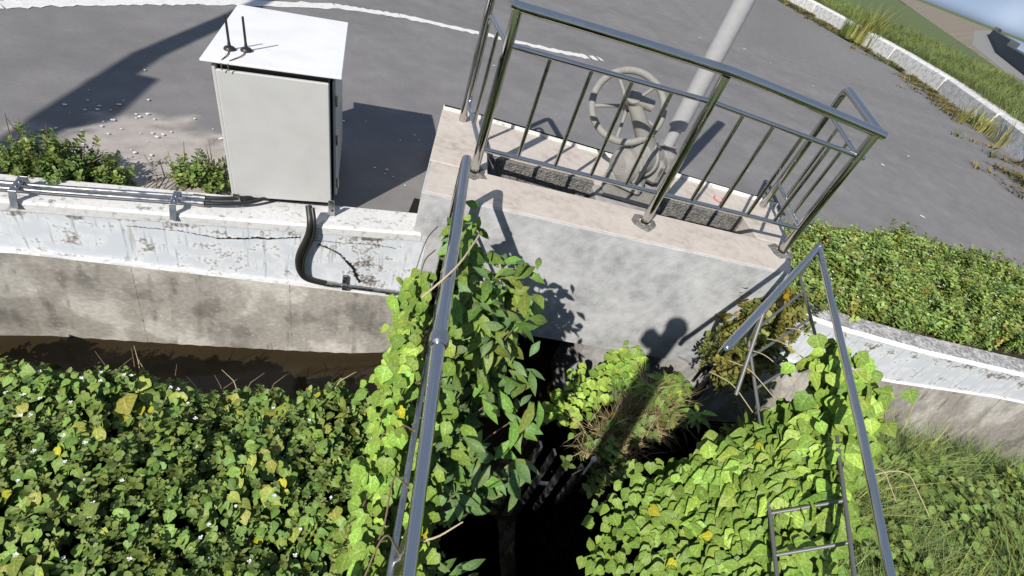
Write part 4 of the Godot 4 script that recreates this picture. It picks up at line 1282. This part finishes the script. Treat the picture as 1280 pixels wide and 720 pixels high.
	for i in 4600:
		var x := rng.randf_range(1.18, 2.4); var z := rng.randf_range(-1.66, -0.4)
		var pq := Vector2(x + rng.randfn() * 0.03, z + rng.randfn() * 0.03)
		if not Geometry2D.is_point_in_polygon(pq, outline): continue
		var ux := clampf((x - 1.22) / 1.1, 0, 1)
		var topy := -0.18 + (x - 1.25) * 0.78 + 0.05 * smoothstep(1.5, 1.7, x) + 0.06 * wn.get_noise_2d(x * 3, z * 3 + 11)
		var rim := 1.0
		for e in outline.size(): rim = minf(rim, seg_dist(Vector2(x, z), outline[e], outline[(e + 1) % outline.size()]))
		var dep := rng.randf() * rng.randf() * 0.22
		if rim < 0.08: dep += rng.randf() * 0.28
		if ux < 0.3 and rng.randf() < 0.35: continue
		var y := topy - dep
		var s := rng.randf_range(0.058, 0.105) * lerpf(0.7, 1.0, clampf(ux * 1.6, 0, 1))
		var nrm := Vector3(-0.22, 0.85, 0.50) + Vector3(rng.randfn(), rng.randfn() * 0.5, rng.randfn()) * 0.40
		var tip := Vector3(rng.randfn() * 0.8, -0.35, 0.6 + rng.randfn() * 0.6)
		items.append([Transform3D(orient(nrm, tip, s, rng.randf_range(0.95, 1.15)), Vector3(x, y, z)), leaf_col(1), s - dep * 0.5])
	# runners up the ladder and rail
	for i in 110:
		var f := rng.randf()
		var p := Vector3(2.2, 0.55, -1.62).lerp(Vector3(2.1, 0.5, -1.3), f) + Vector3(rng.randfn() * 0.06, rng.randf_range(0.0, 0.16), rng.randfn() * 0.06)
		var s := rng.randf_range(0.065, 0.105)
		items.append([Transform3D(orient(Vector3(-0.3, 0.6, 0.7) + Vector3(rng.randfn(), rng.randfn(), rng.randfn()) * 0.3, Vector3(rng.randfn() * 0.4, -0.6, 0.5), s, 1.05), p), leaf_col(1), s + 0.03])
	plant_leaves(t, heart, M.bright, M.leaf_vc, items)
	# --- small creeper on the lower wall, lit in the middle
	t = thing("creeper_patch", "small sunlit creeper patch at the foot of the platform face", "vine", Vector3(1.55, -1.0, -2.45))
	items = []
	for i in 260:
		var f := rng.randf()
		var p := Vector3(1.30, -0.85, -2.15).lerp(Vector3(1.95, -0.62, -2.62), f) + Vector3(rng.randfn() * 0.07, rng.randfn() * 0.07, rng.randfn() * 0.07)
		var s := rng.randf_range(0.045, 0.085)
		items.append([Transform3D(orient(Vector3(-0.3, 0.6, 0.7) + Vector3(rng.randfn(), rng.randfn(), rng.randfn()) * 0.3, Vector3(rng.randfn() * 0.6, -0.8, 0.4), s, 1.05), p), leaf_col(1), s])
	plant_leaves(t, heart, M.bright, M.leaf_vc, items)
	# --- rosette plant with long leaves beside the guard rail
	t = thing("leafy_plant", "rosette plant with long drooping leaves before the platform face", "plant", Vector3(2.05, -0.9, -2.15))
	items = []
	for k in 9:
		var c := Vector3(1.98, -0.38, -2.12) + Vector3(rng.randfn() * 0.10, rng.randfn() * 0.08, rng.randfn() * 0.09)
		var g := G.new(); g.tube([Vector3(2.05, -0.9, -2.15), c - Vector3(0, 0.1, 0), c], [0.006, 0.005, 0.003], 6); part("stalk", g, M.twig, t)
		for i in 15:
			var a := i * 2.4 + k
			var s := rng.randf_range(0.07, 0.125)
			var out := Vector3(cos(a), rng.randf_range(-0.35, 0.5), sin(a))
			items.append([Transform3D(orient(Vector3.UP + Vector3(rng.randfn(), 0, rng.randfn()) * 0.25 - out * out.y, out, s, 0.95), c + out * 0.012 - Vector3(0, i * 0.004, 0)), leaf_col(0), s])
	plant_leaves(t, lance, M.shrub, M.shrub_vc, items)
	# --- dry tangle of grass and twigs on the channel's right edge
	t = thing("dry_weed", "brown tangle of dry weeds and twigs on the channel's right edge", "weed", Vector3(1.7, -0.9, -1.95))
	var dg := grass_mesh(16, 0.22, 0.006, 0.05, 1.0, 77)
	var xs2 := []; var cs2 := []
	for i in 90:
		var p := Vector3(1.45, -0.70, -1.72).lerp(Vector3(1.98, -0.48, -2.10), rng.randf()) + Vector3(rng.randfn() * 0.07, rng.randfn() * 0.04, rng.randfn() * 0.07)
		xs2.append(Transform3D(Basis(Vector3.UP, rng.randf() * TAU) * Basis(Vector3(1, 0, 0), rng.randf_range(0.2, 1.3)), p))
		var q := rng.randf_range(0.5, 1.2)
		cs2.append(Color(3.0, 1.7, 2.6) * q if rng.randf() < 0.75 else Color(1.1, 1.0, 0.8) * q)
	multi("blades", dg, M.grass_vc, xs2, cs2, t)
	for k in 16:
		var p := Vector3(1.35, -0.66, -1.7).lerp(Vector3(2.0, -0.45, -2.15), rng.randf())
		var q := p + Vector3(rng.randf_range(-0.25, 0.1), rng.randf_range(-0.05, 0.18), rng.randf_range(-0.15, 0.2))
		var g := G.new(); g.tube([p, (p + q) / 2 + Vector3(0, 0.05, 0), q], [0.004, 0.003, 0.0015], 5); part("twig", g, M.straw if k % 2 == 0 else M.twig, t)
	xs2 = []; cs2 = []
	for i in 55:
		var p := Vector3(1.35, -0.75, -1.55).lerp(Vector3(1.95, -0.52, -2.05), rng.randf()) + Vector3(rng.randfn() * 0.08, rng.randfn() * 0.05, rng.randfn() * 0.08)
		xs2.append(Transform3D(Basis(Vector3.UP, rng.randf() * TAU) * Basis(Vector3(1, 0, 0), rng.randfn() * 0.5), p)); cs2.append(leaf_col(0))
	multi("small_leaves", sprigs[2], M.weed_vc, xs2, cs2, t)
	# --- weeds hanging beside the corner of the guard rail
	t = thing("weed_clump", "olive weed clump hanging over the wall end behind the guard rail corner", "weed", Vector3(2.75, -0.3, -2.6))
	for k in 3:
		xs2 = []; cs2 = []
		for i in 190:
			var f := rng.randf()
			var p := Vector3(2.85, 0.10, -2.78).lerp(Vector3(2.55, -0.40, -2.38), f) + Vector3(rng.randfn() * 0.10, rng.randfn() * 0.05, rng.randfn() * 0.07)
			xs2.append(Transform3D(Basis(Vector3.UP, rng.randf() * TAU).scaled(Vector3.ONE * rng.randf_range(0.7, 1.3)) * Basis(Vector3(1, 0, 0), rng.randf_range(0.0, 2.2)), p))
			var c := leaf_col(0)
			cs2.append(Color(c.r * 1.25, c.g * 0.9, c.b * 0.9))
		multi("leaves", sprigs[k], M.weed_vc, xs2, cs2, t)
	for k in 5:
		var p := Vector3(1.55 + 0.1 * k, 0.45 + 0.05 * k, -1.55 - 0.05 * k)
		var g := G.new(); g.tube(rounded([p, p + Vector3(0.16, -0.05, -0.02 * k), p + Vector3(0.34, -0.18 + 0.03 * k, 0.06)], 0.08), 0.0028, 5); part("dry_stem", g, M.straw, t)
	# --- tall grass and weeds, lower right
	var gm := [grass_mesh(14, 0.26, 0.0065, 0.035, 0.8, 5), grass_mesh(12, 0.34, 0.0055, 0.04, 1.1, 6)]
	var lowt := thing("tall_grass", "tangled grass and weeds filling the lower right corner", "grass", Vector3(3.4, -0.5, -1.4))
	lowt.set_meta("kind", "stuff")
	for k in 2:
		xs2 = []; cs2 = []
		for i in 4200:
			var x := rng.randf_range(1.9, 6.5); var z := rng.randf_range(-2.45, 0.2)
			var dens := wn.get_noise_2d(x * 1.2, z * 1.2 + 60)
			if x < 2.7 and rng.randf() < 0.5: continue
			if x < 2.9 and z < -1.45: continue
			if z < -1.95 and rng.randf() < 0.7: continue
			if dens < -0.25 and rng.randf() < 0.6: continue
			xs2.append(Transform3D(Basis(Vector3.UP, rng.randf() * TAU).scaled(Vector3.ONE * rng.randf_range(0.8, 1.5) * (1.0 + 0.7 * dens)) * Basis(Vector3(1, 0, 0), rng.randfn() * 0.35), Vector3(x, bank_r(x, z) - 0.16, z)))
			var c := leaf_col(0)
			if rng.randf() < 0.12: c = Color(2.2, 1.55, 1.3) * rng.randf_range(0.6, 1.1)
			cs2.append(c * (1.2 + 0.3 * dens))
		multi("blades", gm[k], M.grass_vc, xs2, cs2, lowt)
	for k in 3:
		xs2 = []; cs2 = []
		for i in 2200:
			var x := rng.randf_range(1.7, 5.2); var z := rng.randf_range(-2.3, 0.0)
			if wn.get_noise_2d(x * 1.5, z * 1.5 + 90) < -0.15 and rng.randf() < 0.7: continue
			if x < 2.8 and z < -1.4: continue
			xs2.append(Transform3D(Basis(Vector3.UP, rng.randf() * TAU).scaled(Vector3.ONE * rng.randf_range(0.8, 1.5)) * Basis(Vector3(1, 0, 0), rng.randfn() * 0.35), Vector3(x, bank_r(x, z) - 0.10 + rng.randf() * 0.06, z)))
			cs2.append(leaf_col(2))
		multi("small_weeds", sprigs[k], M.weed_vc, xs2, cs2, lowt)
	var bx := []; var bc := []
	for i in 420:
		var x := rng.randf_range(2.1, 5.0); var z := rng.randf_range(-2.0, -0.3)
		if x < 2.9 and z < -1.4: continue
		var c0 := Vector3(x, bank_r(x, z) - 0.02 + rng.randf() * 0.10, z)
		for q in 3:
			bx.append(Transform3D(orient(Vector3(-0.3, 0.9, 0.45) + Vector3(rng.randfn(), 0, rng.randfn()) * 0.4, Vector3(rng.randfn(), -0.3, rng.randfn()), rng.randf_range(0.03, 0.075)), c0 + Vector3(rng.randfn(), rng.randfn(), rng.randfn()) * 0.03)); bc.append(leaf_col(0))
	multi("broad_leaves", heart[0], M.leaf_vc, bx, bc, lowt)
	# arching pale stems beside the guard rail
	t = thing("dry_grass_stem", "arching pale dry grass stems beside the guard rail, lower right", "grass", Vector3(2.4, -0.2, -1.35))
	for k in 5:
		var p := Vector3(2.22 + 0.03 * k, -0.05, -1.25)
		var q := p + Vector3(0.30 + 0.16 * k, 0.10 + 0.05 * sin(k * 2.0), -0.28 + 0.05 * k)
		var g := G.new(); g.tube(rounded([p, p.lerp(q, 0.55) + Vector3(0, 0.16, -0.05), q + Vector3(0, -0.06 * k, 0.02 * k)], 0.15), 0.0035, 5); part("stem", g, M.straw, t)

func build_roadside():
	var sprigs := [sprig_mesh(14, 0.13, 0.036, 13), sprig_mesh(16, 0.16, 0.030, 14), sprig_mesh(12, 0.11, 0.042, 16)]
	# weed strip behind the right wall
	var t := thing("roadside_weeds", "dense low green weeds between the right canal wall and the asphalt", "weeds", Vector3(4.5, 0, -3.6))
	t.set_meta("kind", "stuff")
	var n := FastNoiseLite.new(); n.seed = 44; n.frequency = 1.4
	for k in 3:
		var xs := []; var cs := []
		for i in 3600:
			var x := rng.randf_range(2.95, 8.5)
			var lim := -4.25 - 0.35 * smoothstep(4.0, 5.6, x) + 0.3 * smoothstep(6.0, 7.5, x) + 0.25 * n.get_noise_2d(x * 2, 0)
			if x < 4.1: lim = lerpf(-3.75, -4.25, (x - 2.95) / 1.15) + 0.15 * n.get_noise_2d(x * 3, 0)
			var z := rng.randf_range(lim, -2.82 + 0.05 * n.get_noise_2d(x * 6, 3))
			var edge := smoothstep(lim, lim + 0.25, z)
			xs.append(Transform3D(Basis(Vector3.UP, rng.randf() * TAU).scaled(Vector3.ONE * rng.randf_range(0.6, 1.2) * (0.55 + 0.45 * edge) * (1.0 + 0.55 * n.get_noise_2d(x * 2.2, z * 2.2))) * Basis(Vector3(1, 0, 0), rng.randfn() * 0.35), Vector3(x, -0.03 + (0.07 * rng.randf() + 0.20 * maxf(0.0, n.get_noise_2d(x * 1.7 + 30, z * 1.7))) * edge, z)))
			var c := leaf_col(2)
			if rng.randf() < 0.08: c = Color(2.0, 1.2, 1.0) * 0.8
			cs.append(c * (1.5 + 0.3 * n.get_noise_2d(x, z)))
		multi("leaves", sprigs[k], M.weed_vc, xs, cs, t)
	var bl := grass_mesh(10, 0.24, 0.005, 0.03, 0.8, 35)
	var xb := []; var cb := []
	for i in 1500:
		var x := rng.randf_range(2.95, 8.5); var z := rng.randf_range(-4.3, -2.83)
		if x < 4.1 and z < lerpf(-3.75, -4.25, (x - 2.95) / 1.15): continue
		if x > 6.0 and z < -3.95: continue
		xb.append(Transform3D(Basis(Vector3.UP, rng.randf() * TAU).scaled(Vector3.ONE * rng.randf_range(0.6, 1.25)), Vector3(x, -0.02, z)))
		cb.append(leaf_col(2) * 1.1 if rng.randf() < 0.8 else Color(1.9, 1.45, 1.3) * 0.8)
	multi("blades", bl, M.grass_vc, xb, cb, t)
	var wf := G.new()
	for i in 120:
		var x := rng.randf_range(3.1, 7.5); var z := rng.randf_range(-4.0, -2.9)
		var c := Vector3(x, 0.14 + rng.randf() * 0.10, z)
		for q in 4:
			var a := q * PI / 2 + i
			var d := Vector3(cos(a), 0.3, sin(a)) * rng.randf_range(0.006, 0.011)
			var sd := Vector3(-sin(a), 0, cos(a)) * 0.006
			wf.face([c, c + d - sd, c + d * 1.5, c + d + sd], Vector3.UP)
	part("flowers", wf, M.white, t).set_meta("kind", "stuff")
	# weed clumps on the left, against the coping
	var spots := [[Vector3(-1.93, 0, -2.62), 0.17, 85, "tall dark weed clump by the coping at the left frame edge", 1.25], [Vector3(-1.72, 0, -2.68), 0.11, 34, "low thin weed clump just right of the taller left one", 0.85], [Vector3(-1.24, 0, -2.83), 0.12, 60, "rounded green weed clump against the coping, left of the cabinet", 1.0]]
	for s in spots:
		t = thing("weed_clump", s[3], "weed", s[0], "weed clumps along the coping")
		for k in 3:
			var xs := []; var cs := []
			for i in s[2]:
				var a := rng.randf() * TAU; var r: float = sqrt(rng.randf()) * s[1]
				var h: float = rng.randf() * rng.randf() * 0.26 * s[4] * (1.2 - r / s[1])
				xs.append(Transform3D(Basis(Vector3.UP, rng.randf() * TAU).scaled(Vector3.ONE * rng.randf_range(0.35, 0.85)) * Basis(Vector3(1, 0, 0), rng.randfn() * 0.5), s[0] + Vector3(cos(a) * r * 1.3, h, sin(a) * r * 0.7)))
				cs.append(leaf_col(2))
			multi("leaves", sprigs[k], M.weed_vc, xs, cs, t)
		for k in 4:
			var p: Vector3 = s[0] + Vector3(rng.randfn() * s[1] * 0.5, 0, rng.randfn() * 0.03)
			var g := G.new(); g.tube([p, p + Vector3(rng.randfn() * 0.02, 0.12, 0), p + Vector3(rng.randfn() * 0.04, 0.26 * s[4], rng.randfn() * 0.03)], [0.004, 0.003, 0.0015], 6); part("stem", g, M.twig, t)
	t = thing("dead_twig", "bare brown twig lying on pale silt between the weed clumps", "twig", Vector3(-1.48, 0.0, -2.8))
	for k in 7:
		var p := Vector3(-1.50 + 0.03 * k, 0.004, -2.66 - 0.01 * k)
		var g := G.new(); g.tube([p, p + Vector3(0.04 * sin(k * 2.1), 0.03, -0.10), p + Vector3(0.16 * sin(k * 2.1 + 0.6), 0.02 + 0.02 * (k % 3), -0.20 - 0.02 * k)], [0.004, 0.003, 0.0015], 5); part("branch", g, M.twig, t)
	# kerb blocks
	var acc := []
	for i in range(1, KERB.size() - 1):
		acc.append(KERB[i])
	var names := ["farthest white kerb block at the top edge of the frame", "second farthest white kerb block beyond the grey pipe", "white kerb block just left of the tall dry grass tuft", "white kerb block just right of the tall dry grass tuft", "middle white kerb block beside the green verge", "white kerb block third from the right frame edge", "second white kerb block from the right frame edge", "nearest white kerb block at the right frame edge"]
	var ni := 0
	for i in range(1, KERB.size() - 1):
		var a: Vector2 = KERB[i]; var b: Vector2 = KERB[i + 1]
		var d := (b - a).normalized(); var o := Vector2(-d.y, d.x)
		if o.x < 0: o = -o
		var aa := a + d * 0.06; var bb := b - d * 0.06
		var tt := thing("kerb_block", names[clampi(ni, 0, 7)] if ni < 8 else "kerb block outside the right frame edge", "kerb", Vector3((a.x + b.x) / 2, 0, (a.y + b.y) / 2), "white kerb blocks along the road")
		ni += 1
		var g := G.new()
		g.prism([aa, bb, bb + o * 0.55, aa + o * 0.55], -0.05, 0.50 + rng.randf_range(-0.02, 0.02), 0.05)
		part("block", g, M.kerb, tt)
	# verge grass
	var gv := thing("verge_grass", "green grass covering the verge beyond the kerb", "grass", Vector3(20, 0.2, -18))
	gv.set_meta("kind", "stuff")
	var gm := [grass_mesh(18, 0.42, 0.035, 0.28, 0.6, 51), grass_mesh(18, 0.55, 0.03, 0.3, 0.8, 52)]
	for k in 2:
		var xs := []; var cs := []
		for i in 7000:
			var z := rng.randf_range(-40, -5)
			var x := kerb_x(z) + 0.55 + rng.randf() * rng.randf() * 15.0
			var along := (Vector2(x, z) - Vector2(17, -5.6)).dot(Vector2(0.82, 0.57))
			if along > 0.3 + n.get_noise_2d(x * 0.2, z * 0.2) * 2.0 and rng.randf() < 0.93: continue
			xs.append(Transform3D(Basis(Vector3.UP, rng.randf() * TAU).scaled(Vector3.ONE * rng.randf_range(0.6, 1.15)), Vector3(x, 0.27 - 0.011 * (x - kerb_x(z)), z)))
			var c := leaf_col(2)
			if rng.randf() < 0.2: c = Color(1.9, 1.4, 1.2) * 0.8
			cs.append(c * (1.0 + 0.4 * n.get_noise_2d(x * 0.15, z * 0.15)))
		multi("blades", gm[k], M.grass_vc, xs, cs, gv)
	# dry litter in the gutter
	var li := thing("gutter_litter", "brown dry grass and litter lying along the kerb foot", "litter", Vector3(15, 0, -16))
	li.set_meta("kind", "stuff")
	var xs3 := []; var cs3 := []
	var lg := grass_mesh(14, 0.30, 0.03, 0.25, 1.2, 91)
	for i in 900:
		var z := rng.randf_range(-34, -7)
		if n.get_noise_2d(z * 0.35, 4) < -0.12: continue
		var x := kerb_x(z) - absf(rng.randfn()) * 0.55
		xs3.append(Transform3D(Basis(Vector3.UP, rng.randf() * TAU).scaled(Vector3(1, rng.randf_range(0.15, 0.6), 1)), Vector3(x, 0.0, z)))
		var q := rng.randf_range(0.5, 1.1)
		cs3.append(Color(1.9, 1.05, 1.1) * q if rng.randf() < 0.75 else Color(1, 1, 1) * q)
	multi("dry_blades", lg, M.grass_vc, xs3, cs3, li)
	# tall tuft growing through the kerb
	var tu := [[Vector3(16.75, 0, -22.2), 1.9, "tall dry grass tuft growing through the kerb joint"], [Vector3(14.0, 0, -12.1), 0.8, "short dry tuft at the kerb near the right frame edge"]]
	for q in tu:
		var tt := thing("grass_tuft", q[2], "grass", q[0])
		var xs := []; var cs := []
		var gm2 := grass_mesh(26, q[1], 0.05, 0.35, 0.55, 61)
		for i in 12:
			xs.append(Transform3D(Basis(Vector3.UP, rng.randf() * TAU).scaled(Vector3.ONE * rng.randf_range(0.6, 1.1)), q[0] + Vector3(rng.randfn() * 0.35, 0, rng.randfn() * 0.45)))
			var c := rng.randf_range(0.7, 1.2)
			cs.append(Color(2.1, 1.45, 1.3) * c if rng.randf() < 0.6 else Color(1.2, 1.2, 0.9) * c)
		multi("blades", gm2, M.grass_vc, xs, cs, tt)
	# far wall and a white stake
	var fw := thing("far_wall", "long dark low wall along the river below the sky", "wall", Vector3(43.5, 0, -38.7))
	var wl := [Vector2(18.0, -9.0), Vector2(30.0, -23.0), Vector2(43.5, -38.7), Vector2(58.0, -56.0), Vector2(135, -137), Vector2(420, -420)]
	var g := G.new()
	for i in 5:
		g = G.new()
		var h: float = [1.1, 1.1, 1.1, 1.6, 2.3][i]
		var dd: Vector2 = (wl[i + 1] - wl[i]).normalized() * 0.02
		g.prism([wl[i] + dd, wl[i + 1] - dd, wl[i + 1] - dd + Vector2(0.8, 0.6), wl[i] + dd + Vector2(0.8, 0.6)], -0.1, h, 0.05)
		part("wall_length", g, M.dark_wall, fw)
	var st := thing("white_stake", "short white stake standing on the bare earth, top right", "stake", Vector3(36.5, 0, -32.0))
	g = G.new(); g.box(Vector3(36.5, 0.55, -32.0), Vector3(0.16, 1.1, 0.16), Basis(Vector3(0, 0, 1), 0.1), 0.02); part("stake", g, M.white, st)
